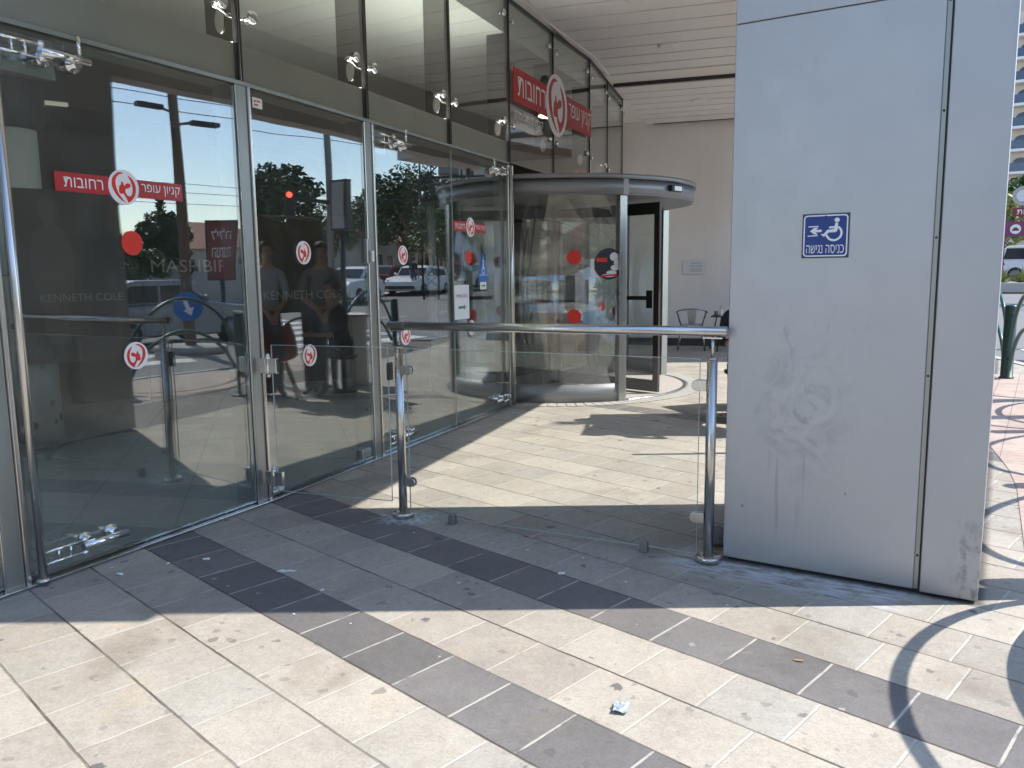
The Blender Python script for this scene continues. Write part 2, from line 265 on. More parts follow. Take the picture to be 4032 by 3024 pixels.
MT = {}
def mk():
    m = MT
    m['paving'] = paving_mat(); m['cladding'] = panel_mat(); m['asphalt'] = asphalt_mat(); m['tactile'] = tactile_mat()
    m['lobby'] = tile_floor_mat(); m['mosaic'] = terrazzo_mat()
    m['steel'] = plain('brushed_steel', (0.56, 0.545, 0.52), 0.24, 1.0, 0.10, 30.0, stretch=(1, 1, 0.06))
    m['chrome'] = plain('polished_steel', (0.7, 0.7, 0.69), 0.10, 1.0, 0.05, 12.0, rv=0.04)
    m['frame'] = plain('door_frame_metal', (0.30, 0.305, 0.29), 0.36, 0.75, 0.2, 9.0, stretch=(1, 1, 0.15))
    m['frameface'] = plain('door_frame_face', (0.42, 0.43, 0.42), 0.30, 0.85, 0.2, 9.0, stretch=(1, 1, 0.15))
    m['transom'] = plain('transom_paint', (0.40, 0.39, 0.36), 0.5, 0.0, 0.15, 3.0)
    m['canopymetal'] = plain('drum_metal', (0.25, 0.255, 0.265), 0.42, 0.5, 0.08, 3.0)
    m['bronze'] = plain('dark_bronze', (0.055, 0.05, 0.047), 0.35, 0.5, 0.15, 8.0)
    m['black'] = plain('black_rubber', (0.012, 0.012, 0.013), 0.5, 0.0, 0.2)
    m['glass'] = glass_mat('facade_glass', 0.165, (0.81, 0.86, 0.855), wave=0.0028, dust=0.045)
    m['drumglass'] = glass_mat('drum_glass', 0.125, (0.93, 0.96, 0.945), wave=0.003, dust=0.02)
    m['glassup'] = glass_mat('upper_glass', 0.12, (0.91, 0.93, 0.91), wave=0.003)
    m['clear'] = glass_mat('clear_glass', 0.022, (0.968, 0.980, 0.973), dust=0.012)
    m['edge'] = plain('glass_edge', (0.42, 0.50, 0.47), 0.2, 0.0, 0.1, 20.0)
    m['fin'] = glass_mat('tinted_fin_glass', 0.03, (0.42, 0.42, 0.40))
    m['soffit'] = plain('soffit_white', (0.88, 0.85, 0.83), 0.45, 0.0, 0.06, 1.2)
    m['trim'] = plain('soffit_trim', (0.88, 0.85, 0.80), 0.5, 0.0, 0.05, 1.5)
    m['gap'] = plain('soffit_gap', (0.06, 0.052, 0.05), 0.8)
    m['beam'] = plain('canopy_edge_brown', (0.50, 0.45, 0.42), 0.6, 0.0, 0.15, 2.0)
    m['plaster'] = plain('plaster_wall', (0.82, 0.785, 0.765), 0.85, 0.0, 0.10, 1.6, bump=0.15, bs=160.0, stretch=(1, 1, 0.35))
    m['plinth'] = plain('dark_plinth', (0.07, 0.068, 0.07), 0.7)
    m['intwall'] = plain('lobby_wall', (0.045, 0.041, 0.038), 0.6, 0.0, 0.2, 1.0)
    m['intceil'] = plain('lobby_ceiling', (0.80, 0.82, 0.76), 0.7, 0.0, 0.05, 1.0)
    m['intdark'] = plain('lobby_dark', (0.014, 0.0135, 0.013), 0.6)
    m['poster'] = plain('poster_print', (0.05, 0.034, 0.026), 0.5, 0.0, 0.35, 1.1)
    m['posterfig'] = plain('poster_figure', (0.016, 0.016, 0.02), 0.5, 0.0, 0.3, 4.0)
    m['posterpale'] = plain('poster_pale', (0.10, 0.075, 0.06), 0.5, 0.0, 0.3, 4.0)
    m['letter'] = plain('pale_lettering', (0.34, 0.31, 0.29), 0.5)
    m['red'] = plain('signal_red', (0.42, 0.018, 0.02), 0.38, 0.0, 0.08, 4.0)
    m['dotred'] = plain('sticker_red', (0.68, 0.028, 0.012), 0.5, 0.0, 0.04, 4.0)
    m['postred'] = plain('post_red', (0.55, 0.045, 0.05), 0.4)
    m['white'] = plain('white_paint', (0.80, 0.79, 0.78), 0.45, 0.0, 0.05, 5.0)
    m['offwhite'] = plain('off_white', (0.66, 0.66, 0.66), 0.5, 0.0, 0.06, 5.0)
    m['blue'] = plain('sign_blue', (0.003, 0.034, 0.215), 0.42, 0.0, 0.1, 5.0)
    m['bluemark'] = plain('sticker_blue', (0.02, 0.15, 0.50), 0.45)
    m['navy'] = plain('sign_edge_navy', (0.02, 0.03, 0.11), 0.4)
    m['green'] = plain('barrier_green', (0.012, 0.045, 0.035), 0.35, 0.1, 0.25, 6.0)
    m['teal'] = plain('hoop_teal', (0.04, 0.10, 0.10), 0.32, 0.15, 0.2, 6.0)
    m['arrowgreen'] = plain('arrow_green', (0.03, 0.25, 0.07), 0.5)
    m['kerb'] = plain('kerb_concrete', (0.42, 0.40, 0.37), 0.85, 0.0, 0.15, 3.0, bump=0.2)
    m['marking'] = plain('road_paint', (0.70, 0.69, 0.66), 0.7, 0.0, 0.12, 3.0)
    m['ground'] = plain('dry_ground', (0.34, 0.31, 0.27), 0.9, 0.0, 0.3, 0.2)
    m['sidewalk'] = plain('far_sidewalk', (0.42, 0.38, 0.34), 0.85, 0.0, 0.15, 1.0)
    m['plum'] = plain('sign_plum', (0.20, 0.035, 0.12), 0.4)
    m['maroon'] = plain('sign_maroon', (0.19, 0.022, 0.022), 0.4)
    m['stone'] = plain('pale_stone', (0.56, 0.50, 0.42), 0.85, 0.0, 0.1, 0.4)
    m['stone2'] = plain('grey_concrete', (0.40, 0.38, 0.36), 0.85, 0.0, 0.1, 0.4)
    m['roof'] = plain('roof_tile', (0.36, 0.17, 0.11), 0.8, 0.0, 0.2, 4.0)
    m['window'] = plain('window_dark', (0.03, 0.045, 0.07), 0.12, 0.0, 0.3, 0.7)
    m['balcony'] = plain('balcony_glass', (0.05, 0.075, 0.14), 0.1, 0.0, 0.2, 0.5)
    m['trunk'] = plain('bark', (0.14, 0.10, 0.075), 0.9, 0.0, 0.3, 8.0, bump=0.5, bs=25.0)
    m['leaf'] = leaf_mat('leaf_dark', (0.020, 0.045, 0.014), (0.05, 0.085, 0.022))
    m['leaf2'] = leaf_mat('leaf_mid', (0.045, 0.085, 0.02), (0.09, 0.13, 0.03))
    m['leaf3'] = leaf_mat('leaf_pale', (0.16, 0.20, 0.05), (0.30, 0.30, 0.11))
    m['pole'] = plain('wooden_pole', (0.15, 0.105, 0.08), 0.85, 0.0, 0.25, 5.0, stretch=(1, 1, 0.1))
    m['galv'] = plain('galvanised', (0.22, 0.225, 0.23), 0.5, 0.6, 0.15, 5.0)
    m['darkmetal'] = plain('dark_metal', (0.04, 0.042, 0.045), 0.45, 0.4, 0.2, 5.0)
    m['chairmetal'] = plain('gunmetal_chair', (0.30, 0.33, 0.37), 0.28, 0.85, 0.12, 8.0)
    m['carsilver'] = plain('car_grey', (0.24, 0.26, 0.30), 0.25, 0.3, 0.05, 2.0)
    m['carwhite'] = plain('car_white', (0.72, 0.73, 0.75), 0.25, 0.0, 0.04, 2.0)
    m['carred'] = plain('car_maroon', (0.12, 0.01, 0.012), 0.25, 0.3, 0.05, 2.0)
    m['carglass'] = plain('car_glass', (0.02, 0.027, 0.035), 0.05, 0.0, 0.1, 1.0)
    m['tyre'] = plain('tyre_rubber', (0.02, 0.02, 0.02), 0.8)
    m['taillight'] = plain('tail_light', (0.45, 0.02, 0.015), 0.2)
    m['headlight'] = plain('head_light', (0.6, 0.62, 0.64), 0.1)
    m['skin'] = plain('skin', (0.42, 0.26, 0.19), 0.55, 0.0, 0.08, 8.0)
    m['hair'] = plain('dark_hair', (0.015, 0.012, 0.01), 0.6)
    m['shirtblue'] = plain('pale_blue_cloth', (0.30, 0.36, 0.47), 0.85, 0.0, 0.1, 6.0, bump=0.2, bs=40.0)
    m['shirtgrey'] = plain('grey_cloth', (0.20, 0.19, 0.21), 0.85, 0.0, 0.1, 6.0, bump=0.2, bs=40.0)
    m['shirtnavy'] = plain('navy_cloth', (0.02, 0.022, 0.035), 0.85, 0.0, 0.1, 6.0, bump=0.2, bs=40.0)
    m['trousers'] = plain('dark_cloth', (0.03, 0.03, 0.038), 0.9, 0.0, 0.1, 6.0)
    m['jeans'] = plain('denim', (0.06, 0.09, 0.16), 0.9, 0.0, 0.15, 6.0)
    m['shoe'] = plain('shoe', (0.03, 0.025, 0.022), 0.6)
    m['redshoe'] = plain('red_shoe', (0.35, 0.02, 0.025), 0.5)
    m['seatred'] = plain('red_plastic', (0.40, 0.025, 0.02), 0.4)
    m['wood'] = plain('pale_wood', (0.40, 0.26, 0.14), 0.6)
    m['clothbrown'] = plain('brown_banner_cloth', (0.10, 0.085, 0.062), 0.9, 0.0, 0.2, 1.5, bump=0.4, bs=4.0)
    m['paper'] = plain('paper', (0.74, 0.74, 0.75), 0.8, 0.0, 0.04, 3.0)
    m['ink'] = plain('grey_ink', (0.16, 0.17, 0.18), 0.8)
    m['inkred'] = plain('red_ink', (0.55, 0.05, 0.06), 0.8)
    m['foil'] = plain('blue_white_foil', (0.42, 0.50, 0.58), 0.35, 0.3, 0.5, 60.0)
    m['redlamp'] = emitter('red_signal_light', (1.0, 0.06, 0.03), 6.0)
    m['warmlamp'] = emitter('warm_lamp', (1.0, 0.78, 0.42), 5.0)
    m['cove'] = emitter('cove_light', (1.0, 0.95, 0.75), 0.22)
    m['fillstrip'] = emitter('added_fill_strip', (1.0, 0.99, 0.94), 15.0)  # glow for the strips added on top of the transoms
    m['filldisc'] = emitter('added_fill_disc', (1.0, 0.95, 0.86), 14.0)  # glow for the added disc behind the drum
    m['lampwhite'] = plain('lamp_shade_white', (0.8, 0.8, 0.78), 0.4)
    m['lens'] = plain('lamp_lens', (0.10, 0.085, 0.06), 0.25)
mk()

# ------------------------------------------------------------------ mesh helpers
class MB:
    def __init__(s): s.b = bmesh.new(); s.mi = 0
    def _f(s, vs, sm=False):
        try:
            f = s.b.faces.new(vs); f.material_index = s.mi; f.smooth = sm; return f
        except ValueError: return None
    def frame(s, o, ex, ey, ez):
        """parallelepiped from a corner and three edge vectors"""
        o, ex, ey, ez = V(o), V(ex), V(ey), V(ez)
        v = [s.b.verts.new(o + ex * i + ey * j + ez * k) for k in (0, 1) for j in (0, 1) for i in (0, 1)]
        for q in ((0, 2, 3, 1), (4, 5, 7, 6), (0, 1, 5, 4), (2, 6, 7, 3), (0, 4, 6, 2), (1, 3, 7, 5)): s._f([v[i] for i in q])
    def box(s, c, d, rz=0.0):
        c = V(c); u = V((cos(rz), sin(rz), 0)); w = V((-sin(rz), cos(rz), 0)); z = V((0, 0, 1))
        s.frame(c - u * d[0] / 2 - w * d[1] / 2 - z * d[2] / 2, u * d[0], w * d[1], z * d[2])
    def prism(s, poly, z0, z1):
        lo = [s.b.verts.new((x, y, z0)) for x, y in poly]; hi = [s.b.verts.new((x, y, z1)) for x, y in poly]
        s._f(lo[::-1]); s._f(hi)
        for i in range(len(poly)): j = (i + 1) % len(poly); s._f([lo[i], lo[j], hi[j], hi[i]])
    def slab(s, poly, o, ex, ey, n, d):
        """2-D outline in the plane (ex, ey), thickness d along n"""
        o, ex, ey, n = V(o), V(ex), V(ey), V(n)
        lo = [s.b.verts.new(o + ex * x + ey * y) for x, y in poly]; hi = [s.b.verts.new(o + ex * x + ey * y + n * d) for x, y in poly]
        s._f(lo[::-1]); s._f(hi)
        for i in range(len(poly)): j = (i + 1) % len(poly); s._f([lo[i], lo[j], hi[j], hi[i]])
    def tube(s, pts, r, seg=10, closed=False, cap=True):
        pts = [V(p) for p in pts]; rs = r if isinstance(r, (list, tuple)) else [r] * len(pts); n = len(pts); rings = []
        a = None
        for i, p in enumerate(pts):
            if closed: t = pts[(i + 1) % n] - pts[i - 1]
            else: t = pts[min(i + 1, n - 1)] - pts[max(i - 1, 0)]
            t.normalize()
            if a is None:
                a = t.cross(V((0, 0, 1)))
                if a.length < 1e-3: a = V((1, 0, 0))
            a = (a - t * a.dot(t)).normalized(); b = t.cross(a)
            rings.append([s.b.verts.new(p + (a * cos(2 * pi * k / seg) + b * sin(2 * pi * k / seg)) * rs[i]) for k in range(seg)])
        for i in range(n if closed else n - 1):
            A, B = rings[i], rings[(i + 1) % n]
            for k in range(seg): s._f([A[k], A[(k + 1) % seg], B[(k + 1) % seg], B[k]], True)
        if cap and not closed: s._f(rings[0][::-1]); s._f(rings[-1])
    def cyl(s, p, q, r, seg=16): s.tube([p, q], r, seg)
    def lathe(s, prof, o=(0, 0, 0), seg=20, ax=None):
        o = V(o); ez = V(ax or (0, 0, 1)).normalized(); ex = ez.orthogonal().normalized(); ey = ez.cross(ex); rings = []
        for r, h in prof: rings.append([s.b.verts.new(o + ez * h + (ex * cos(2 * pi * k / seg) + ey * sin(2 * pi * k / seg)) * max(r, 1e-4)) for k in range(seg)])
        for A, B in zip(rings, rings[1:]):
            for k in range(seg): s._f([A[k], A[(k + 1) % seg], B[(k + 1) % seg], B[k]], True)
        s._f(rings[0][::-1]); s._f(rings[-1])
    def ball(s, c, r, sub=2, sc=(1, 1, 1)):
        m = M4.Translation(V(c)) @ M4.Diagonal((*sc, 1)); n0 = len(s.b.faces)
        bmesh.ops.create_icosphere(s.b, subdivisions=sub, radius=r, matrix=m)
        s.b.faces.ensure_lookup_table()
        for f in s.b.faces[n0:]: f.material_index = s.mi; f.smooth = True
    def arc(s, c, r0, r1, a0, a1, z0, z1, n=24):
        """curved wall or ring sector between two radii"""
        P = []
        for i in range(n + 1):
            a = a0 + (a1 - a0) * i / n; u = V((cos(a), sin(a), 0)); c3 = V((c[0], c[1], 0))
            P.append([s.b.verts.new(c3 + u * r + V((0, 0, z))) for r, z in ((r0, z0), (r1, z0), (r1, z1), (r0, z1))])
        full = abs(abs(a1 - a0) - 2 * pi) < 1e-6
        for A, B in zip(P, P[1:]):
            for k in range(4): s._f([A[k], B[k], B[(k + 1) % 4], A[(k + 1) % 4]], k in (1, 3))
        if not full: s._f(P[0]); s._f(P[-1][::-1])
    def obj(s, name, mats, parent=None, bevel=0.0):
        bmesh.ops.recalc_face_normals(s.b, faces=s.b.faces)
        off = V((0, 0, 0)); q = parent
        while q is not None: off += q.location; q = q.parent
        if off.length: bmesh.ops.translate(s.b, verts=s.b.verts, vec=-off)
        me = bpy.data.meshes.new(name); s.b.to_mesh(me); s.b.free()
        for m in (mats if isinstance(mats, (list, tuple)) else [mats]): me.materials.append(MT[m])
        o = bpy.data.objects.new(name, me); C.objects.link(o); o.parent = parent
        if bevel:
            b = o.modifiers.new('bevel', 'BEVEL'); b.width = bevel; b.segments = 2; b.limit_method = 'ANGLE'; b.angle_limit = rad(40)
        return o

def tag(o, label, cat, group=None):
    o['label'] = label; o['category'] = cat
    if group: o['group'] = group
    return o
def struct(o): o['kind'] = 'structure'; return o
def stuff(o, label=None, cat=None):
    o['kind'] = 'stuff'
    if label: tag(o, label, cat)
    return o
def thing(name, label, cat, loc=(0, 0, 0), group=None):
    o = bpy.data.objects.new(name, None); C.objects.link(o); o.location = loc; o.empty_display_size = 0.2
    return tag(o, label, cat, group)
def place(o, loc, rz=0.0): o.location = loc; o.rotation_euler = (0, 0, rz); return o
def dup(o, parent=None):
    c = o.copy(); C.objects.link(c); c.parent = parent
    for ch in list(o.children): dup(ch, c)
    return c

_tc = {}
def text_polys(body, font_space=1.0):
    """tessellated outline of a text in its own plane: verts, faces, bounds"""
    if body in _tc: return _tc[body]
    cu = bpy.data.curves.new('txt', 'FONT'); cu.body = body; cu.align_x = 'CENTER'; cu.align_y = 'CENTER'; cu.space_character = font_space
    cu.fill_mode = 'FRONT'; cu.resolution_u = 3
    o = bpy.data.objects.new('txt', cu); C.objects.link(o)
    dg = bpy.context.evaluated_depsgraph_get(); me = bpy.data.meshes.new_from_object(o.evaluated_get(dg))
    vs = [(v.co.x, v.co.y) for v in me.vertices]; fs = [tuple(p.vertices) for p in me.polygons]
    bpy.data.objects.remove(o); bpy.data.curves.remove(cu); bpy.data.meshes.remove(me)
    xs = [v[0] for v in vs] or [0, 1]; ys = [v[1] for v in vs] or [0, 1]
    _tc[body] = (vs, fs, (min(xs), max(xs), min(ys), max(ys))); return _tc[body]
def add_text(mb, body, o, ex, ey, n, w=None, h=None, d=0.001, off=0.0):
    vs, fs, (x0, x1, y0, y1) = text_polys(body); o, ex, ey, n = V(o), V(ex), V(ey), V(n)
    sx = (w / (x1 - x0)) if w else None; sy = (h / (y1 - y0)) if h else None
    sx = sx or sy; sy = sy or sx
    cx, cy = (x0 + x1) / 2, (y0 + y1) / 2
    vv = [mb.b.verts.new(o + ex * (x - cx) * sx + ey * (y - cy) * sy + n * (off + d)) for x, y in vs]
    for f in fs: mb._f([vv[i] for i in f])
def circ(r=1.0, n=40, cx=0.0, cy=0.0, ry=None): return [(cx + r * cos(2 * pi * k / n), cy + (ry or r) * sin(2 * pi * k / n)) for k in range(n)]
def rrect(w, h, r, n=5):
    P = []
    for cx, cy, a0 in ((w / 2 - r, h / 2 - r, 0), (-w / 2 + r, h / 2 - r, 90), (-w / 2 + r, -h / 2 + r, 180), (w / 2 - r, -h / 2 + r, 270)):
        for k in range(n + 1): a = rad(a0 + 90 * k / n); P.append((cx + r * cos(a), cy + r * sin(a)))
    return P
def ringpoly(mb, outer, inner, o, ex, ey, n, d):
    o, ex, ey, n = V(o), V(ex), V(ey), V(n)
    A = [mb.b.verts.new(o + ex * x + ey * y + n * d) for x, y in outer]; B = [mb.b.verts.new(o + ex * x + ey * y + n * d) for x, y in inner]
    for i in range(len(A)): j = (i + 1) % len(A); mb._f([A[i], A[j], B[j], B[i]])

LCRES = [(.06, .80), (-.22, .85), (-.42, .77), (-.59, .63), (-.73, .45), (-.78, .22), (-.77, .0), (-.70, -.2), (-.58, -.40), (-.40, -.60), (-.16, -.78), (.09, -.86),
         (-.08, -.74), (-.22, -.58), (-.38, -.36), (-.49, -.10), (-.53, .12), (-.53, .35), (-.44, .55), (-.28, .70)]
FAWN = [(.28, .70), (.46, .62), (.62, .48), (.74, .28), (.79, .04), (.77, -.20), (.70, -.42), (.58, -.60), (.42, -.75), (.22, -.86),
        (.19, -.76), (.12, -.62), (.02, -.48), (-.03, -.37), (-.14, -.38), (-.26, -.37), (-.34, -.30), (-.33, -.18), (-.31, .0), (-.26, .11), (-.17, .15), (-.17, .26), (-.10, .34), (-.03, .22), (.0, .11),
        (.06, .10), (.15, .21), (.28, .26), (.42, .22), (.45, .12), (.38, .0), (.22, -.06), (.10, -.07), (.07, -.2), (.10, -.34), (.20, -.46), (.34, -.50), (.46, -.42), (.54, -.26), (.57, -.04), (.54, .18), (.45, .42)]
def emblem(mb, o, ex, ey, n, r, iw, ir, off=0.0, flip=False):
    """white disc, red crescent and red fawn head"""
    f = -1 if flip else 1; o, ex, ey, n = V(o) + V(n) * off, V(ex), V(ey), V(n)
    mb.mi = iw; mb.slab([(x * r, y * r) for x, y in circ()], o, ex, ey, n, 0.002)
    mb.mi = ir
    for P in (LCRES, FAWN): mb.slab([(f * x * r, y * r) for x, y in P], o + n * 0.002, ex, ey, n, 0.0008)
def skin_mesh(joints, edges, mats, paint, sub=2):
    """one continuous body grown from a skeleton: joints {name:(pos, radius)}"""
    names = list(joints); me = bpy.data.meshes.new('body'); me.from_pydata([joints[k][0] for k in names], [(names.index(a), names.index(b)) for a, b in edges], [])
    o = bpy.data.objects.new('body', me); C.objects.link(o)
    sk = o.modifiers.new('skin', 'SKIN'); sk.use_smooth_shade = True
    if not me.skin_vertices: me.skin_vertices.new()
    for i, k in enumerate(names):
        r = joints[k][1]; me.skin_vertices[0].data[i].radius = (r, r) if not isinstance(r, tuple) else r
        me.skin_vertices[0].data[i].use_root = (k == names[0])
    ss = o.modifiers.new('sub', 'SUBSURF'); ss.levels = sub; ss.render_levels = sub
    dg = bpy.context.evaluated_depsgraph_get(); m2 = bpy.data.meshes.new_from_object(o.evaluated_get(dg))
    bpy.data.objects.remove(o)
    for m in mats: m2.materials.append(MT[m])
    P = [(V(joints[k][0]), k) for k in names]
    for f in m2.polygons:
        c = f.center; k = min(P, key=lambda q: (q[0] - c).length)[1]; f.material_index = paint(k, c); f.use_smooth = True
    return m2

# ------------------------------------------------------------------ ground, street
FACE = [(-3.8, .8), (-2.99, 2.13), (-2.247, 3.472), (-1.545, 4.831), (-1.025, 6.021), (-.511, 7.228), (.003, 8.435), (.514, 9.63), (1.05, 10.81), (1.43, 12.05), (1.817, 13.29)]
def seg(i):
    a, b = V((*FACE[i], 0)), V((*FACE[i + 1], 0)); t = b - a; L = t.length; t /= L; return a, t, V((t.y, -t.x, 0)), L
def fp(i, s, z, o=0.0):
    a, t, n, L = seg(i); return a + t * s + n * o + V((0, 0, z))
def gz(x, y): return 0.02 * max(0.0, x * 0.53 + y * 0.85 - 16.0)
KERB = [(-6, -14), (-2.0, -6.0), (0.9, -1.2), (2.5, 1.0), (4.0, 3.0), (5.3, 5.2), (6.3, 7.6), (7.1, 10.4), (7.7, 14), (8.2, 20), (8.8, 30), (10, 60)]
def kx(y):
    for (x0, y0), (x1, y1) in zip(KERB, KERB[1:]):
        if y0 <= y <= y1: return x0 + (x1 - x0) * (y - y0) / (y1 - y0)
    return KERB[-1][0]
def sheet(xs, ys, zf, keep=None):
    m = MB(); g = {}
    for i, x in enumerate(xs):
        for j, y in enumerate(ys): g[i, j] = m.b.verts.new((x, y, zf(x, y)))
    for i in range(len(xs) - 1):
        for j in range(len(ys) - 1): m._f([g[i, j], g[i + 1, j], g[i + 1, j + 1], g[i, j + 1]])
    return m
def lin(a, b, st): n = max(1, int(round((b - a) / st))); return [a + (b - a) * k / n for k in range(n + 1)]
far = [-900, -400, -150, -60] ; near = lin(-30, 90, 3.0); ff = [150, 300, 600, 1200]
struct(sheet(far + near + ff, far + near + ff, lambda x, y: gz(min(x, 90), min(y, 90)) - 0.155).obj('ground', 'ground'))
# road as a strip that follows the kerb
def strip(l0, l1, nl, dz, rows):
    m = MB(); g = {}
    for j, y in enumerate(rows):
        for i in range(nl + 1):
            x = kx(y) + l0 + (l1 - l0) * i / nl; g[i, j] = m.b.verts.new((x, y, gz(x, y) + dz))
    for i in range(nl):
        for j in range(len(rows) - 1): m._f([g[i, j], g[i + 1, j], g[i + 1, j + 1], g[i, j + 1]])
    return m
rows = lin(-14, 60, 1.0)
struct(strip(0.14, 24, 16, -0.13, rows).obj('road', 'asphalt'))
struct(strip(19, 24, 3, 0.0, rows).obj('far_pavement', 'sidewalk'))
m = MB()
yk = lin(-14, 60, 1.0)
for a, b in zip(yk, yk[1:]):
    for q in (0,):
        v = []
        for y in (a, b):
            for dx, dz in ((0, 0.012), (0.14, 0.012), (0.16, -0.14), (0, -0.14)): x = kx(y) + dx; v.append(m.b.verts.new((x, y, gz(x, y) + dz)))
        for k in range(4): m._f([v[k], v[(k + 1) % 4], v[4 + (k + 1) % 4], v[4 + k]])
struct(m.obj('kerb', 'kerb'))
# the paved forecourt
m = MB(); ys = lin(-14, 60, 1.0); L = []
def leftx(y):
    pts = [(-9.5, -14), (-5, -1.4), *FACE[:7], (.12, 8.55), *FACE[8:], (2.3, 15.4), (2.4, 60)]
    for (x0, y0), (x1, y1) in zip(pts, pts[1:]):
        if y0 <= y <= y1: return x0 + (x1 - x0) * (y - y0) / (y1 - y0)
    return -10
for y in lin(-14, 60, 0.5):
    x0, x1 = leftx(y) - (2.5 if y < 0 else 0.02), kx(y); r = [(x0 + (x1 - x0) * k / 8) for k in range(9)]
    L.append([m.b.verts.new((x, y, gz(x, y))) for x in r])
for A, B in zip(L, L[1:]):
    for k in range(8): m._f([A[k], A[k + 1], B[k + 1], B[k]])
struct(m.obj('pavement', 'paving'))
# red tactile strip beside the kerb
def redstrip(l0, l1, ya, yb):
    m = MB(); R = lin(ya, yb, 0.5); P = []
    for y in R: P.append([m.b.verts.new((kx(y) + l, y, gz(kx(y) + l, y) + 0.004)) for l in (l0, l1)])
    for A, B in zip(P, P[1:]): m._f([A[0], A[1], B[1], B[0]])
    return m
struct(redstrip(-1.95, -0.35, 3.0, 10.4).obj('tactile_paving', 'tactile'))
# zebra crossing
m = MB()
for k in range(9):
    y0 = 9.6 + k * 0.0; x0 = kx(11) + 0.7 + k * 1.25
    o = [(x0, 10.4), (x0 + .62, 10.4), (x0 + 2.0, 14.6), (x0 + 1.38, 14.6)]
    m._f([m.b.verts.new((x, y, gz(x, y) - 0.125)) for x, y in o])
for k in range(8):
    o = [(kx(6) + 2.0 + k * 1.25, 3.6), (kx(6) + 2.6 + k * 1.25, 3.6), (kx(6) + 3.6 + k * 1.25, 7.0), (kx(6) + 3.0 + k * 1.25, 7.0)]
    m._f([m.b.verts.new((x, y, gz(x, y) - 0.125)) for x, y in o])
struct(m.obj('zebra_crossing', 'marking'))
m = MB()
for k in range(14):
    for off in (7.5,):
        y = 17 + k * 3.0; x = kx(y) + off
        m._f([m.b.verts.new((x + dx + .04 * dy, y + dy, gz(x, y + dy) - 0.125)) for dx, dy in ((0, 0), (.14, 0), (.14, 1.6), (0, 1.6))])
struct(m.obj('lane_marking', 'marking'))

# ------------------------------------------------------------------ mall building: lobby, soffit, walls
UF = V((.3107, .9505, 0)); VF = V((.9505, -.3107, 0)); S0 = V((.29, 8.85, 0))
ZS = 4.12
def sp(a, b, z): return S0 + UF * a + VF * b + V((0, 0, z))
mall = thing('shopping_mall', 'mall building with white slatted entrance canopy and dark glazed lobby', 'building', (0.0, 10.0, 0))
inner = [(-3.85, .8), (-3.04, 2.15), (-2.29, 3.49), (-1.59, 4.85), (-1.07, 6.04), (-.55, 7.25), (-.04, 8.45), (.47, 9.65), (1.0, 10.83), (1.38, 12.06), (1.76, 13.3), (1.9, 15.6), (-11, 15.6), (-11, .8)]
m = MB(); m.prism(inner, -0.12, 0.004); m.obj('lobby_floor', 'lobby', mall)
m = MB(); m.prism(inner, 3.78, 4.5); m.obj('lobby_ceiling', 'intceil', mall)
# lobby bulkhead: dark dropped ceiling behind the entrance with a lit cove edge
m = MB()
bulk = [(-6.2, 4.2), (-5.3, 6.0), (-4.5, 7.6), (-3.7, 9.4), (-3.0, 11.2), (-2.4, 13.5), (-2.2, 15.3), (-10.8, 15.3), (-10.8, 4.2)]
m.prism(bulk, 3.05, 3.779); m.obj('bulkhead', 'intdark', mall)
m = MB(); m.frame(V((-5.2, 6.6, 2.93)), V((1.2, .95, 0)), V((.03, -.04, 0)), (0, 0, .03)); m.obj('cove_light', 'cove', mall)
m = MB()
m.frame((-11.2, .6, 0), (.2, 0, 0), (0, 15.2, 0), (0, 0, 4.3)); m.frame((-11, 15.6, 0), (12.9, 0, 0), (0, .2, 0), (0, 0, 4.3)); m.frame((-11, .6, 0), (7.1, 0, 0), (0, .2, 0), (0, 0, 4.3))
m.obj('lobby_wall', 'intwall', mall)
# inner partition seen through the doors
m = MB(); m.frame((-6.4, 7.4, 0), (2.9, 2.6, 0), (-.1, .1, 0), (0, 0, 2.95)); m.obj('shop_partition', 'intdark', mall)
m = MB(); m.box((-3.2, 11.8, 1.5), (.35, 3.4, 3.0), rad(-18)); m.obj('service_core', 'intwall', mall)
# pale inner wall beyond the revolving door
m = MB(); m.box((1.62, 14.45, 1.6), (.12, 2.1, 3.2), rad(-14)); m.obj('pale_lobby_wall', 'offwhite', mall)
# soffit: backing, slats, trims
m = MB()
for k in range(1, 18): bm_ = min(2.86, (8.85 + .9505 * (3.05 - k * .52) - 3.3) / .3107); m.frame(sp(3.05 - k * .52, -.3, ZS + .06), UF * .52, VF * (bm_ + .3), (0, 0, .1))
m.obj('soffit_backing', 'gap', mall)
m = MB(); pitch = 0.4365; gp = .036
for k in range(20):
    a1 = 3.04 - k * pitch; bm_ = min(2.86, (8.85 + .9505 * (a1 - pitch) - 3.3) / .3107)
    m.frame(sp(a1 - pitch + gp, 0.012, ZS), UF * (pitch - gp), VF * bm_, (0, 0, .03))
m.obj('soffit_slats', 'soffit', mall)
m = MB()
m.frame(sp(-5.8, -0.36, ZS - .015), UF * 9.7, VF * .36, (0, 0, .07))
m.frame(sp(3.062, 0.0, ZS - .015), UF * .48, VF * 2.9, (0, 0, .07))
m.frame(sp(3.9, -0.36, ZS - .015), UF * 3.6, VF * .52, (0, 0, .07))
m.frame(sp(6.21, 0.16, ZS - .075), UF * .44, VF * 2.9, (0, 0, .07))
m.obj('soffit_trim', 'trim', mall)
m = MB()   # lower bay further in
for k in range(6):
    m.frame(sp(3.575 + k * pitch + .02, 0.16 + (k % 2) * .012, ZS - .07), UF * (pitch - gp), VF * 2.8, (0, 0, .03))
m.obj('lower_bay_slats', 'soffit', mall)
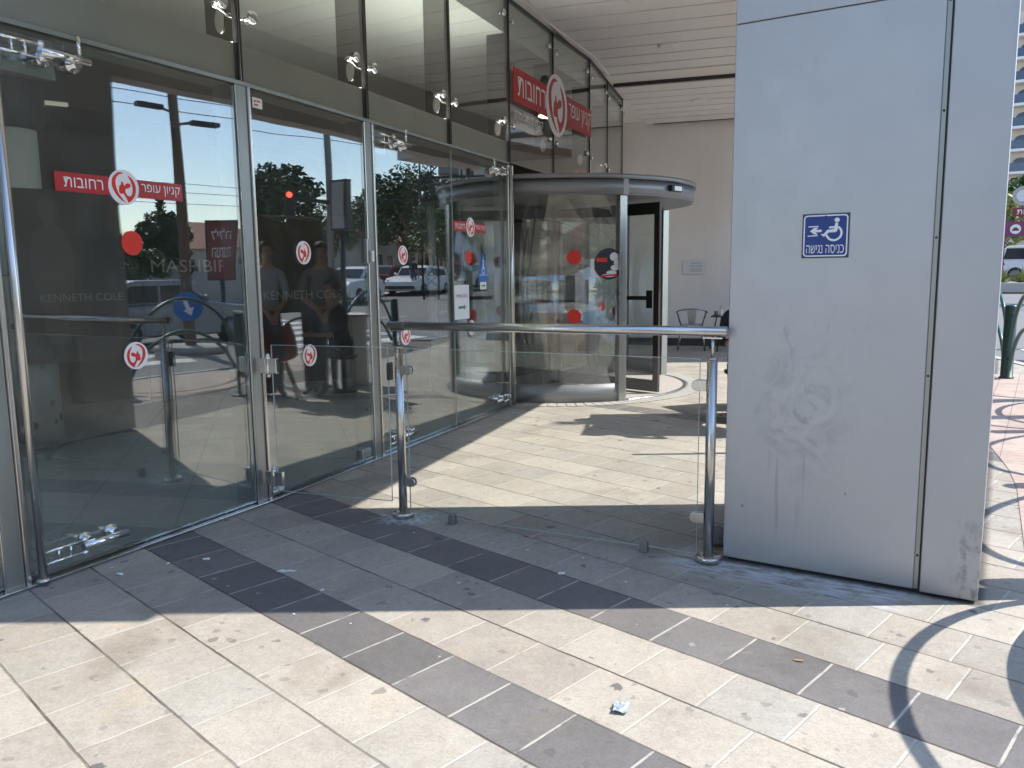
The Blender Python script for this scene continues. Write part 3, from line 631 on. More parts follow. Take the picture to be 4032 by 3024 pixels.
m = MB(); m.frame(sp(3.573, 0.18, ZS - .03), UF * 2.6, VF * 2.8, (0, 0, .05)); m.frame(sp(3.56, 0.14, ZS - .062), UF * .012, VF * 2.8, (0, 0, .05)); m.obj('bay_backing', 'gap', mall)
m = MB(); m.frame(sp(6.66, .3, ZS - .08), UF * .06, VF * 4.0, (0, 0, .1)); m.obj('slot', 'gap', mall)
m = MB()  # pale soffit that follows the facade
P = [(-2.3, 3.3), (-2.19, 3.46), (-1.49, 4.81), (-.97, 6.0), (-.455, 7.21), (.06, 8.42), (.57, 9.61), (1.11, 10.79), (1.49, 12.03), (1.88, 13.27), (2.05, 14.4)]
Q = [tuple(S0.xy + UF.xy * a + VF.xy * -.362) for a in (5.6, 3.0, 0.0, -3.0, -5.7)]
m.prism([(x + .02, y - .01) for x, y in P] + Q, ZS - .013, ZS + .05); m.obj('soffit_apron', 'trim', mall)
# canopy: roof slab and brown edge beams (their shadow falls on the forecourt)
EDG = [(1.58, 3.12), (2.11, 4.70), (3.40, 8.40), (4.05, 10.2), (5.0, 12.9)]
m = MB(); m.prism([(-4.6, 3.12)] + EDG + [(5.6, 15.6), (-4.6, 15.6)], 4.52, 4.75); m.obj('canopy_roof', 'beam', mall)
m = MB()
for (x0, y0), (x1, y1) in zip(EDG, EDG[1:]):
    d = V((x1 - x0, y1 - y0, 0)); n = V((d.y, -d.x, 0)).normalized()
    m.frame(V((x0, y0, 3.2)) - n * .24, d, n * .24, (0, 0, 1.31))
m.frame((-2.25, 3.12, 3.2), (3.80, 0, 0), (0, .2, 0), (0, 0, 1.31))
m.obj('canopy_edge_beam', 'beam', mall)
# upper storeys over the lobby (outside the picture, they close the building)
m = MB(); m.prism([(x - .35, y) for x, y in inner], 4.76, 11.0); m.obj('upper_storey', 'stone2', mall)
def downlight(a, b, z):
    r = MB(); r.lathe([(.072, -.006), (.118, -.006), (.122, .012), (.07, .03), (.07, .012)], sp(a, b, z - .014), 24); o = r.obj('downlight', 'trim', mall)
    r = MB(); r.lathe([(.001, 0), (.068, 0), (.068, .01), (.001, .012)], sp(a, b, z - .008), 20); r.obj('lens', 'lens', o)
for a, b, z in ((-.03, 1.06, ZS), (1.83, 1.14, ZS), (4.86, 1.25, ZS - .07), (-1.9, 1.0, ZS), (-3.8, .95, ZS), (-.03, 2.9, ZS), (-5.7, .9, ZS)): downlight(a, b, z)
# side wall at the end of the canopy
ew = thing('end_wall', 'pale beige plastered wall closing the canopy beyond the revolving door', 'wall', (2.9, 15.2, 0))
m = MB(); m.frame(sp(6.75, -.6, 0), VF * 4.9, UF * .3, (0, 0, 4.6)); m.obj('plaster_face', 'plaster', ew)
m = MB(); m.frame(sp(6.735, -.6, 0.0), VF * 4.9, UF * .012, (0, 0, .14)); m.obj('plinth', 'plinth', ew)
m = MB(); m.prism([(4.6, 12.2), (7.1, 12.2), (7.4, 14.4), (5.0, 15.0)], 3.6, 3.75); m.obj('added_shade_slab', 'beam', ew)  # unseen slab added to shade the floor before the end wall
m = MB(); m.cyl((5.2, 14.6, 0), (5.2, 14.6, 3.6), .06, 12); m.cyl((7.15, 14.1, 0), (7.15, 14.1, 3.6), .06, 12); m.obj('shade_slab_posts', 'galv', ew)  # posts under the added shade slab

# ------------------------------------------------------------------ glazed facade
fac = thing('glass_facade', 'faceted glass entrance front with steel framed doors and tall upper panes', 'glass facade', (-1.0, 6.0, 0))
ZT = 2.49
def pane(name, i, s0, s1, z0, z1, mat, o0=-.012, parent=fac, th=.012):
    a, t, n, L = seg(i); m = MB(); m.frame(a + t * s0 + n * o0 + V((0, 0, z0)), t * (s1 - s0), n * th, (0, 0, z1 - z0)); return m.obj(name, mat, parent)
def fbox(m, i, s0, s1, o0, o1, z0, z1):
    a, t, n, L = seg(i); m.frame(a + t * s0 + n * o0 + V((0, 0, z0)), t * (s1 - s0), n * (o1 - o0), (0, 0, z1 - z0))
# mullions at the facet corners (none on the middle of the double door)
for j in (0, 1, 2, 3, 4, 6):
    a, t, n, L = seg(j); p = V((*FACE[j], 0)); m = MB()
    m.frame(p - t * .052 - n * .17, t * .085, n * .175, (0, 0, ZT - .002)); mu = m.obj('mullion', 'frame', fac, .004)
    m = MB(); m.frame(p + t * .0335 - n * .15, t * .022, n * .167, (0, 0, ZT - .004)); m.frame(p - t * .060 - n * .03, t * .007, n * .038, (0, 0, ZT - .004)); m.obj('steel_edge', 'steel', mu, .003)
for i in range(0, 6):
    a, t, n, L = seg(i); m = MB(); fbox(m, i, 0.0, L, -.20, -.026, ZT, ZT + .235); tr = m.obj('transom', 'transom', fac, .004)
    m = MB(); fbox(m, i, .03, L - .03, -.185, -.075, ZT + .2355, ZT + .245); m.obj('added_light_strip', 'fillstrip', tr)  # hidden glowing strip, added to brighten the lobby ceiling
    m = MB(); fbox(m, i, .0, L, -.02, .004, ZT + .0, ZT + .022); m.obj('transom_lip', 'frame', tr)
    m = MB(); fbox(m, i, .0, L, -.07, .045, 0.004, .016); m.obj('threshold', 'steel', fac, .003)
# upper glazing
for i in range(0, 10):
    a, t, n, L = seg(i); z0 = ZT + .024
    pane('upper_pane', i, .012, L - .012, z0, 4.10, 'glassup')
for j in range(0, 11):
    i = min(j, 9); a, t, n, L = seg(i); p = V((*FACE[j], 0)); n2 = n
    if 0 < j < 10: n2 = (n + seg(j - 1)[2]).normalized()
    tt = V((-n2.y, n2.x, 0)); z0 = ZT + .024 if j < 6 else 2.40
    m = MB(); m.frame(p - tt * .010 - n2 * .235 + V((0, 0, ZT + .245)), tt * .019, n2 * .215, (0, 0, 4.10 - ZT - .26)); m.obj('glass_fin', 'fin', fac)
    m = MB(); zz = V((0, 0, z0)); m.frame(p + zz - tt * .016 - n2 * .028, tt * .012, n2 * .034, (0, 0, 4.10 - z0)); m.frame(p + zz + tt * .004 - n2 * .028, tt * .012, n2 * .034, (0, 0, 4.10 - z0)); jo = m.obj('joint_strip', 'black', fac)
    m = MB(); m.frame(p + zz - tt * .0035 - n2 * .02, tt * .007, n2 * .024, (0, 0, 4.10 - z0)); m.obj('joint_seal', 'steel', jo)
    for z in (2.895, 3.92):
        for sgn in (-1, 1):
            c = p + tt * sgn * .115 + V((0, 0, z + (-.004 if sgn > 0 else .02)))
            m = MB(); m.lathe([(.034, 0), (.038, .004), (.036, .012), (.022, .02), (.012, .019)], c + n2 * .001, 18, n2); b = m.obj('glass_bolt', 'chrome', fac)
            m = MB(); m.cyl(c - n2 * .014, c - n2 * .08, .014, 10); m.tube([c - n2 * .08, c - n2 * .085 - tt * sgn * .06, p - n2 * .09 + V((0, 0, z))], .013, 8); m.obj('spider_arm', 'chrome', b)
        m = MB(); m.slab([(x, y) for x, y in circ(.036, 20, ry=.07)], p - n2 * .12 - tt * .0125 + V((0, 0, z - .04)), n2, (0, 0, 1), tt * -1, .006); m.obj('fin_plate', 'steel', fac)
# dark metal band over the joint head along the soffit
m = MB()
for i in range(0, 10): fbox(m, i, -.005, seg(i)[3] + .005, -.05, .02, 4.10, 4.16)
m.obj('head_track', 'bronze', fac)

def sticker_round(par, i, s, z, r, flip=False):
    a, t, n, L = seg(i); m = MB(); emblem(m, fp(i, s, z, .0005), t, (0, 0, 1), n, r, 0, 1, flip=flip); return m.obj('round_sticker', ['white', 'dotred'], par)
def dot(par, i, s, z, r):
    a, t, n, L = seg(i); m = MB(); m.slab(circ(r), fp(i, s, z, .0005), t, (0, 0, 1), n, .001); return m.obj('red_dot', 'dotred', par)
def logo_band(m, o, t, n, w, h, r, sub=None):
    """red band, emblem, white Hebrew lettering; material slots: 0 red 1 white 2 dark red"""
    up = V((0, 0, 1)); o, t, n = V(o), V(t), V(n)
    m.mi = 0; m.slab([(-w / 2, -h / 2), (w / 2, -h / 2), (w / 2, h / 2), (-w / 2, h / 2)], o, t, up, n, .0025)
    m.mi = 1; e = .03 * h
    lw = w / 2 - r
    add_text(m, 'תובוחר', o - t * (r + lw * .47), t, up, n, w=lw * .74, h=h * .52, off=.0025, d=.0008)
    add_text(m, 'רפוע ןוינק', o + t * (r + lw * .50), t, up, n, w=lw * .88, h=h * .60, off=.0025, d=.0008)
    emblem(m, o, t, up, n, r, 1, 2, off=.003)
def door_fitting(par, i, s0, sgn, z, top):
    """clasp of two thin rods and a thick clamp rod that ties the leaf to its pivot tube"""
    a, t, n, L = seg(i); m = MB(); d = .05
    for dz in (-.028, .028): m.cyl(fp(i, s0, z + dz, d), fp(i, s0 + sgn * .20, z + dz, d), .0075, 8)
    for q in (.07, .13): m.cyl(fp(i, s0 + sgn * q, z - .028, d), fp(i, s0 + sgn * q, z + .028, d), .006, 8)
    m.cyl(fp(i, s0 + sgn * .19, z, d + .005), fp(i, s0 + sgn * .43, z, d + .005), .0195, 14)
    m.ball(fp(i, s0 + sgn * .2, z + .032, d), .017, 2); m.ball(fp(i, s0 + sgn * .2, z - .032, d), .017, 2)
    for q in (.235, .375): m.lathe([(.036, 0), (.036, .01), (.02, .016), (.02, .05)], fp(i, s0 + sgn * q, z - (.018 if top else -.018), .001), 18, n)
    if top: m.cyl(fp(i, s0 + sgn * .385, z + .015, d), fp(i, s0 + sgn * .385, ZT + .01, d), .0095, 10)
    return m.obj('pivot_clamp', 'chrome', par)
def edges(par, i, s0, s1, z0, z1):
    m = MB()
    for s in (s0 - .0025, s1): fbox(m, i, s, s + .0025, -.013, .001, z0, z1)
    return m.obj('glass_edge', 'edge', par)
# door 1 (nearest): single swing leaf on a steel pivot tube
d1 = pane('swing_door', 2, .062, seg(2)[3] - .066, .022, ZT - .012, 'glass'); d1['label'] = 'nearest glass leaf with red band logo, red dot and long steel pivot tube'
edges(d1, 2, .062, seg(2)[3] - .066, .022, ZT - .012)
m = MB(); m.cyl(fp(2, .088, .03, .05), fp(2, .088, ZT - .03, .05), .0185, 16); m.lathe([(.03, 0), (.03, .012), (.022, .02)], fp(2, .088, .016, .05), 16); m.obj('pivot_tube', 'steel', d1)
door_fitting(d1, 2, .10, 1, .120, False); door_fitting(d1, 2, .10, 1, 2.392, True)
m = MB(); fbox(m, 2, -.3, .42, -.10, -.04, 2.30, 2.47); m.obj('door_operator', 'steel', d1)
a, t, n, L = seg(2); m = MB(); logo_band(m, fp(2, .70, 1.842, .001), t, n, .715, .088, .086); m.obj('logo_sticker', ['red', 'white', 'dotred'], d1)
dot(d1, 2, .727, 1.569, .061); sticker_round(d1, 2, .70, 1.0, .070, True)
# fixed pane with lock box between the first two posts
d2 = pane('fixed_pane', 3, .062, seg(3)[3] - .066, .022, ZT - .012, 'glass'); edges(d2, 3, .062, seg(3)[3] - .066, .022, ZT - .012)
sticker_round(d2, 3, .496, 1.542, .075, True); sticker_round(d2, 3, .512, .870, .072, True)
a, t, n, L = seg(3)
def small_label(par, s, z, w, h, rows):
    m = MB(); m.slab(rrect(w, h, .006), fp(3, s, z, .001), t, (0, 0, 1), n, .0008); m.mi = 1
    for k, (dx, dz, ww) in enumerate(rows): m.slab([(dx, dz), (dx + ww, dz), (dx + ww, dz + .010), (dx, dz + .010)], fp(3, s, z, .0018), t, (0, 0, 1), n, .0004)
    return m.obj('white_label', ['white', 'inkred'], par)
small_label(d2, .128, 2.412, .085, .06, [(-.032, .004, .022), (-.006, .006, .03), (-.03, -.016, .036)]); small_label(d2, .135, .075, .105, .07, [(-.04, .008, .045), (-.04, -.012, .03)])
m = MB(); fbox(m, 3, 1.03, 1.15, .001, .032, .045, .115); lk = m.obj('floor_lock', 'frameface', d2, .004)
m = MB(); m.slab(rrect(.07, .036, .012), fp(3, 1.09, .08, .0325), t, (0, 0, 1), n, .004); m.obj('lock_plate', 'steel', lk)
m = MB(); fbox(m, 3, 1.185, 1.235, .001, .034, 1.475, 1.655); la = m.obj('latch_box', 'frameface', d2, .004)
m = MB(); fbox(m, 3, 1.215, 1.245, .0345, .056, 1.49, 1.57); m.obj('latch_lever', 'white', la, .004)
m = MB(); m.lathe([(.012, 0), (.012, .006)], fp(3, 1.16, .40, .001), 12, n); m.obj('bolt_cap', 'black', d2)
# double door: two leaves, pivoted at the outer ends
d3 = pane('swing_door', 4, .062, seg(4)[3] - .006, .022, ZT - .012, 'glass'); edges(d3, 4, .062, seg(4)[3] - .006, .022, ZT - .012)
door_fitting(d3, 4, .07, 1, .120, False); door_fitting(d3, 4, .07, 1, 2.392, True)
m = MB(); fbox(m, 4, .03, .30, -.10, -.04, 2.30, 2.47); m.obj('door_operator', 'steel', d3)
sticker_round(d3, 4, .441, 1.544, .075); sticker_round(d3, 4, .447, .905, .075)
d4 = pane('swing_door', 5, .006, seg(5)[3] - .066, .022, ZT - .012, 'glass'); edges(d4, 5, .006, seg(5)[3] - .066, .022, ZT - .012)
d4['label'] = 'glass leaf beside the revolving door with band logo, blue triangle and paper notice'
Ls = seg(5)[3]; m = MB(); m.cyl(fp(5, Ls - .10, .03, .05), fp(5, Ls - .10, ZT - .03, .05), .0185, 16); m.obj('pivot_tube', 'steel', d4)
door_fitting(d4, 5, Ls - .11, -1, .120, False); door_fitting(d4, 5, Ls - .11, -1, 2.392, True)
a, t, n, L = seg(5); m = MB(); logo_band(m, fp(5, .355, 1.817, .001), t, n, .69, .088, .088); m.obj('logo_sticker', ['red', 'white', 'dotred'], d4)
dot(d4, 5, .314, 1.545, .061); sticker_round(d4, 5, .35, .888, .072)
m = MB(); o = fp(5, .63, 1.44, .001); m.slab([(-.115, -.12), (.115, -.12), (0, .16)], o, t, (0, 0, 1), n, .001); m.mi = 1
ringpoly(m, circ(.034, 20, 0, -.022), circ(.024, 20, 0, -.022), o, t, (0, 0, 1), n, .0016)
m.slab([(-.014, -.005), (.006, -.005), (.004, .055), (-.01, .055)], o + n * .001, t, (0, 0, 1), n, .0008); m.slab(circ(.011, 12, -.002, .072), o + n * .001, t, (0, 0, 1), n, .0008)
m.slab([(-.1, -.066), (.1, -.066), (.098, -.061), (-.098, -.061)], o + n * .001, t, (0, 0, 1), n, .0008)
m.mi = 1; m.slab([(-.08, -.20), (.06, -.20), (.06, -.13), (-.08, -.13)], o, t, (0, 0, 1), n, .001)
m.mi = 2; m.slab([(-.05, -.172), (.01, -.172), (.01, -.183), (.035, -.165), (.01, -.147), (.01, -.158), (-.05, -.158)], o + n * .001, t, (0, 0, 1), n, .0008)
m.obj('access_sticker', ['bluemark', 'white', 'arrowgreen'], d4)
m = MB(); o = fp(5, .155, 1.135, .001); m.slab([(-.15, -.155), (.15, -.155), (.15, .155), (-.15, .155)], o, t, (0, 0, 1), n, .001); m.mi = 1
add_text(m, 'תרדסומ הסינכ', o + V((0, 0, .055)), t, (0, 0, 1), n, w=.22, h=.03, off=.001); m.mi = 2
m.slab([(-.075, -.06), (.045, -.06), (.045, -.075), (.08, -.048), (.045, -.021), (.045, -.036), (-.075, -.036)], o + n * .001, t, (0, 0, 1), n, .0006)
m.obj('paper_notice', ['paper', 'ink', 'arrowgreen'], d4)
# solid lower wall beyond the drum
m = MB()
for i in (8, 9): fbox(m, i, 0.0, seg(i)[3], -.10, -.005, 0.0, 2.38)
m.obj('lower_wall', 'frameface', fac)
# far panes left of the picture
for i in (0, 1): pane('fixed_pane', i, .06, seg(i)[3] - .06, .022, ZT - .012, 'glass')

# big sign over the doors
sa, sb = V((*FACE[6], 0)), V((*FACE[8], 0)); st = (sb - sa).normalized(); sn = V((st.y, -st.x, 0))
sg = thing('mall_sign', 'large red and white Hebrew mall sign with round fawn emblem on upper glass', 'sign', sa + st * 1.29 + sn * .05 + V((0, 0, 2.9)))
m = MB(); so = sa + st * 1.29 + sn * .03 + V((0, 0, 3.29)); m.slab([(-1.25, -.17), (1.25, -.17), (1.25, .17), (-1.25, .17)], so, st, (0, 0, 1), sn, .012)
m.obj('red_board', 'red', sg)
m = MB(); add_text(m, 'תובוחר', so - st * .765, st, (0, 0, 1), sn, w=.78, h=.19, off=.013); m.obj('city_lettering', 'white', sg)
m = MB(); add_text(m, 'רפוע ןוינק', so + st * .80, st, (0, 0, 1), sn, w=.83, h=.215, off=.013); m.obj('mall_lettering', 'white', sg)
m = MB(); emblem(m, so - st * .02 + sn * .013, st, (0, 0, 1), sn, .345, 0, 1); m.obj('round_emblem', ['white', 'red'], sg)
m = MB(); add_text(m, 'ןורסילמ תצובק', so - st * .80 - V((0, 0, .285)), st, (0, 0, 1), sn, w=.80, h=.12, off=-.012); m.obj('subtitle', 'white', sg)

# ------------------------------------------------------------------ revolving door
RC = (.55, 10.1); RR = 1.62
rv = thing('revolving_door', 'round revolving door drum with grey metal canopy and curved glass', 'revolving door', (RC[0], RC[1], 0))
m = MB(); m.arc(RC, 0.05, RR - .03, 0, 2 * pi, 0.004, .012, 48); m.obj('drum_floor', 'sidewalk', rv)
m = MB(); m.arc(RC, RR - .028, RR + .01, rad(-67), rad(23), .004, .016, 24); m.obj('floor_ring', 'steel', rv)
m = MB(); N = 46
for k in range(N):
    a0 = rad(-112 + 150 * k / N); a1 = rad(-112 + 150 * (k + .88) / N); m.arc(RC, RR + .03, RR + .21, a0, a1, .002, .008, 2)
m.obj('brick_border', 'kerb', rv)
m = MB(); m.arc(RC, 0.02, RR + .05, 0, 2 * pi, 2.19, 2.204, 64); m.obj('drum_ceiling', 'canopymetal', rv)
m = MB(); m.arc(RC, RR - .03, RR + .055, 0, 2 * pi, 2.205, 2.345, 72); fa = m.obj('canopy_fascia', 'canopymetal', rv)
m = MB(); m.arc(RC, 0.02, RR + .085, 0, 2 * pi, 2.352, 2.40, 72); m.obj('canopy_cap', 'canopymetal', fa)
m = MB(); m.arc(RC, RR + .0, RR + .05, 0, 2 * pi, 2.346, 2.351, 72); m.obj('shadow_joint', 'black', fa)
def curved(a0, a1):
    m = MB(); m.arc(RC, RR - .012, RR, rad(a0), rad(a1), .20, 2.188, 30); g = m.obj('curved_glass', 'drumglass', rv)
    m = MB(); m.arc(RC, RR - .022, RR + .012, rad(a0), rad(a1), .012, .20, 30); m.obj('base_rail', 'canopymetal', g)
    for a in (a0, a1):
        u = V((cos(rad(a)), sin(rad(a)), 0)); w = V((-u.y, u.x, 0)); c = V((*RC, 0)) + u * (RR - .01)
        m = MB(); m.frame(c - u * .05 - w * .045 + V((0, 0, .012)), u * .09, w * .09, (0, 0, 2.176)); m.obj('jamb', 'frameface', g, .006)
        m = MB(); m.frame(c - u * .062 - w * .03 + V((0, 0, .012)), u * .011, w * .06, (0, 0, 2.17)); m.obj('jamb_seal', 'black', g)
    return g
g1 = curved(-157, -67); g2 = curved(23, 113)
m = MB(); u = V((cos(rad(-67)), sin(rad(-67)), 0)); m.frame(V((*RC, 0)) + u * (RR + .03) + V((-.05, 0, 2.19)), V((.085, 0, 0)), u * .03, (0, 0, .165)); m.obj('fascia_joint_cover', 'frameface', fa)
ce = V((*RC, 0))
m = MB(); m.cyl(ce + V((0, 0, .012)), ce + V((0, 0, 2.188)), .045, 20); m.obj('centre_post', 'frameface', rv)
for ang in (-44, 46, 136, -134):
    u = V((cos(rad(ang)), sin(rad(ang)), 0)); w = V((-u.y, u.x, 0)); m = MB()
    m.frame(ce + u * .06 - w * .02 + V((0, 0, .03)), u * 1.49, w * .04, (0, 0, .13)); m.frame(ce + u * .06 - w * .02 + V((0, 0, 2.02)), u * 1.49, w * .04, (0, 0, .13))
    m.frame(ce + u * .06 - w * .02 + V((0, 0, .161)), u * .05, w * .04, (0, 0, 1.858)); m.frame(ce + u * 1.48 - w * .02 + V((0, 0, .161)), u * .07, w * .04, (0, 0, 1.858))
    wg = m.obj('door_wing', 'bronze', rv)
    m = MB(); m.frame(ce + u * .112 - w * .004 + V((0, 0, .161)), u * 1.366, w * .008, (0, 0, 1.858)); gg = m.obj('wing_glass', 'clear', wg)
    for sd_ in (-1, 1):
        m = MB(); m.slab(circ(.075, 28), ce + u * .95 + w * sd_ * .0045 + V((0, 0, 1.53)), u, (0, 0, 1), w * sd_, .001); m.obj('red_dot', 'dotred', gg)
        m = MB(); m.slab(circ(.06, 28), ce + u * .95 + w * sd_ * .0045 + V((0, 0, .93)), u, (0, 0, 1), w * sd_, .001); m.obj('red_dot', 'dotred', gg)
    if ang == -44:
        m = MB(); m.frame(ce + u * 1.40 - w * .045 + V((0, 0, .98)), u * .07, w * .02, (0, 0, .20)); m.frame(ce + u * 1.05 - w * .055 + V((0, 0, 1.07)), u * .35, w * .03, (0, 0, .045)); m.obj('push_bar', 'black', wg)
# presence sensor
a = -42; u = V((cos(rad(a)), sin(rad(a)), 0)); w = V((-u.y, u.x, 0))
m = MB(); m.frame(ce + u * (RR + .056) - w * .11 + V((0, 0, 2.25)), w * .22, u * .05, (0, 0, .065)); se = m.obj('presence_sensor', 'black', rv, .006)
m = MB(); m.frame(ce + u * (RR + .107) - w * .07 + V((0, 0, 2.258)), w * .15, u * .004, (0, 0, .048)); m.obj('sensor_window', 'frameface', se)
# stickers on the curved glass
def on_drum(a, z, name, fn, mats, par=g1):
    u = V((cos(rad(a)), sin(rad(a)), 0)); w = V((-u.y, u.x, 0)); m = MB(); fn(m, ce + u * (RR + .002) + V((0, 0, z)), w, u); return m.obj(name, mats, par)
on_drum(-86, 1.545, 'red_dot', lambda m, o, w, u: m.slab(circ(.075), o, w, (0, 0, 1), u, .001), 'dotred')
on_drum(-86, .93, 'red_dot', lambda m, o, w, u: m.slab(circ(.075), o, w, (0, 0, 1), u, .001), 'dotred')
def promo(m, o, w, u):
    m.mi = 0; m.slab(circ(.165), o, w, (0, 0, 1), u, .001); m.mi = 1
    for cx, cy, rx, ry in ((.06, .075, .05, .045), (.10, .01, .045, .035), (.07, -.04, .05, .03), (.03, -.09, .06, .022), (.0, -.12, .08, .018)):
        m.slab(circ(rx, 16, cx, cy, ry), o + u * .001, w, (0, 0, 1), u, .0008)
    m.mi = 2; m.slab([(-.145, .02), (-.02, .02), (-.02, .065), (-.145, .065)], o + u * .001, w, (0, 0, 1), u, .0008)
    m.slab([(-.09, -.135), (.1, -.125), (.1, -.105), (-.1, -.118)], o + u * .002, w, (0, 0, 1), u, .0008)
on_drum(-72.5, 1.475, 'promotion_sticker', promo, ['posterfig', 'offwhite', 'dotred'])
on_drum(-79, 1.44, 'white_label', lambda m, o, w, u: m.slab([(-.02, -.09), (.02, -.09), (.02, .09), (-.02, .09)], o, w, (0, 0, 1), u, .001), 'white')
# things in the lobby behind the drum: pale counter panels and lights

# ------------------------------------------------------------------ pillar
PE = V((COL_FR[0] - COL_FL[0], COL_FR[1] - COL_FL[1], 0)).normalized(); PI_ = V((-PE.y, PE.x, 0))     # along the front, into the depth
PL = V((*COL_FL, 0)); PW = 1.077; PD = 1.10
pil = thing('clad_pillar', 'massive grey aluminium clad pillar carrying the blue accessible entrance sign', 'pillar', (PL.x, PL.y, 0))
def pbox(m, s0, s1, d0, d1, z0, z1): m.frame(PL + PE * s0 + PI_ * d0 + V((0, 0, z0)), PE * (s1 - s0), PI_ * (d1 - d0), (0, 0, z1 - z0))
m = MB(); pbox(m, .02, PW - .03, .03, PD - .02, 0, 4.5); m.obj('core', 'bronze', pil)
m = MB(); pbox(m, 0, .832, 0, .028, .018, 2.478); m.obj('front_panel', 'cladding', pil, .004)
m = MB(); pbox(m, 0, .832, 0, .028, 2.4805, 4.5); m.obj('upper_panel', 'cladding', pil, .004)
m = MB(); pbox(m, .858, PW, -.004, .028, .012, 2.478); m.obj('corner_panel', 'cladding', pil, .004)
m = MB(); pbox(m, .858, PW, -.004, .028, 2.4805, 4.5); m.obj('upper_panel', 'cladding', pil, .004)
m = MB(); pbox(m, .8335, .850, .008, .027, .02, 4.5); m.obj('seam_strip', 'frame', pil)
m = MB(); pbox(m, .850, .8575, .014, .027, .02, 4.5); m.obj('seam_gap', 'black', pil)
m = MB()
for z in (.17, .95, 1.52, 2.02, 2.44): m.lathe([(.005, 0), (.005, .002), (.002, .003)], PL + PE * .842 + PI_ * .0075 + V((0, 0, z)), 8, -PI_)
m.obj('rivets', 'black', pil)
m = MB(); pbox(m, PW - .029, PW - .0005, .029, PD, .012, 4.5); m.obj('side_panel', 'cladding', pil)
m = MB(); pbox(m, .0005, .019, .029, PD, .02, 4.5); m.obj('side_panel', 'cladding', pil)
m = MB(); pbox(m, .02, PW - .03, PD - .019, PD, .02, 4.5); m.obj('back_panel', 'cladding', pil)
# blue sign
fn = -PI_
c = PL + PE * .414 + V((0, 0, 1.541))
PU3 = (V((0, 0, 1)) + PE * .0).normalized()
sgn_ = thing('accessible_entrance_sign', 'blue square wheelchair sign with left arrow and white Hebrew lettering', 'sign', c - V((0, 0, .095)) + fn * .003)
m = MB(); m.slab([(-.097, -.095), (.097, -.095), (.097, .095), (-.097, .095)], c + fn * .001, PE, PU3, fn, .003); m.obj('plate', 'navy', sgn_)
m = MB(); m.slab(rrect(.180, .176, .014), c + fn * .0041, PE, PU3, fn, .0008); m.obj('panel', 'blue', sgn_)
m = MB(); o = c + fn * .005
ringpoly(m, rrect(.182, .178, .015), rrect(.171, .167, .011), o, PE, PU3, fn, .0003); m.obj('border', 'white', sgn_)
m = MB(); o = c + fn * .0049; k = .190 / 1080.0
def SP(pts): return [((x - 910) * k * 1.02, -(y - 880) * k) for x, y in pts]
m.slab(SP([(1110 + 55 + 58 * cos(2 * pi * q / 24), 508 + 56 * sin(2 * pi * q / 24)) for q in range(24)]), o, PE, PU3, fn, .0008)
m.slab(SP([(1125, 580), (1165, 568), (1192, 585), (1190, 690), (1178, 770), (1140, 803), (990, 803), (878, 908), (808, 850), (820, 835), (868, 840), (950, 738), (1100, 728), (1108, 705), (1000, 705), (985, 690), (1000, 660), (1112, 658)]), o, PE, PU3, fn, .0008)
arc = []
for q in range(31):
    a = rad(-58 + 225 * q / 30); arc.append((1105 + 197 * cos(a), 822 + 197 * sin(a)))
for q in range(31):
    a = rad(-58 + 225 * (30 - q) / 30); arc.append((1105 + 146 * cos(a), 822 + 146 * sin(a)))
m.slab(SP(arc), o, PE, PU3, fn, .0008)
m.slab(SP([(550, 760), (650, 680), (745, 678), (690, 730), (822, 730), (822, 788), (690, 788), (730, 845), (650, 840)]), o, PE, PU3, fn, .0008)
m.slab(SP([(515, 640), (745, 636), (745, 664), (515, 666)]), o, PE, PU3, fn, .0008); m.slab(SP([(502, 868), (735, 858), (735, 884), (502, 892)]), o, PE, PU3, fn, .0008)
m.obj('pictogram', 'white', sgn_)
m = MB(); add_text(m, 'השיגנ הסינכ', c - V((0, 0, .0575)), PE, PU3, fn, w=.155, h=.036, off=.005); m.obj('lettering', 'white', sgn_)
m = MB(); m.lathe([(.004, 0), (.004, .0015), (.001, .002)], c + V((.0, 0, .082)) + fn * .005, 10, fn); m.obj('screw', 'black', sgn_)

# ------------------------------------------------------------------ glass railing
RA, RB = V((-.639, 4.508, 0)), V((.940, 3.732, 0)); RT = (RB - RA).normalized(); RN = V((RT.y, -RT.x, 0)); RLn = (RB - RA).length
rl = thing('glass_railing', 'stainless steel railing with two posts and a clear glass panel', 'railing', ((RA + RB) / 2)[:])
for p in (RA, RB):
    m = MB(); m.cyl(p + V((0, 0, .03)), p + V((0, 0, .985)), .0245, 20); m.lathe([(.0245, .985), (.024, .992), (.010, .993)], p, 20); po = m.obj('post', 'steel', rl)
    m = MB(); m.lathe([(.062, .002), (.062, .026), (.058, .031), (.026, .032)], p, 28); m.obj('flange', 'steel', po)
    m = MB(); m.cyl(p + V((0, 0, .990)), p + V((0, 0, 1.085)), .0085, 10); m.frame(p - RT * .045 - RN * .012 + V((0, 0, 1.082)), RT * .09, RN * .024, (0, 0, .006)); m.obj('stem', 'steel', po)
m = MB(); m.tube([RA - RT * .062 + V((0, 0, 1.110)), RB + RT * .065 + V((0, 0, 1.116))], .0235, 20); m.obj('handrail', 'steel', rl)
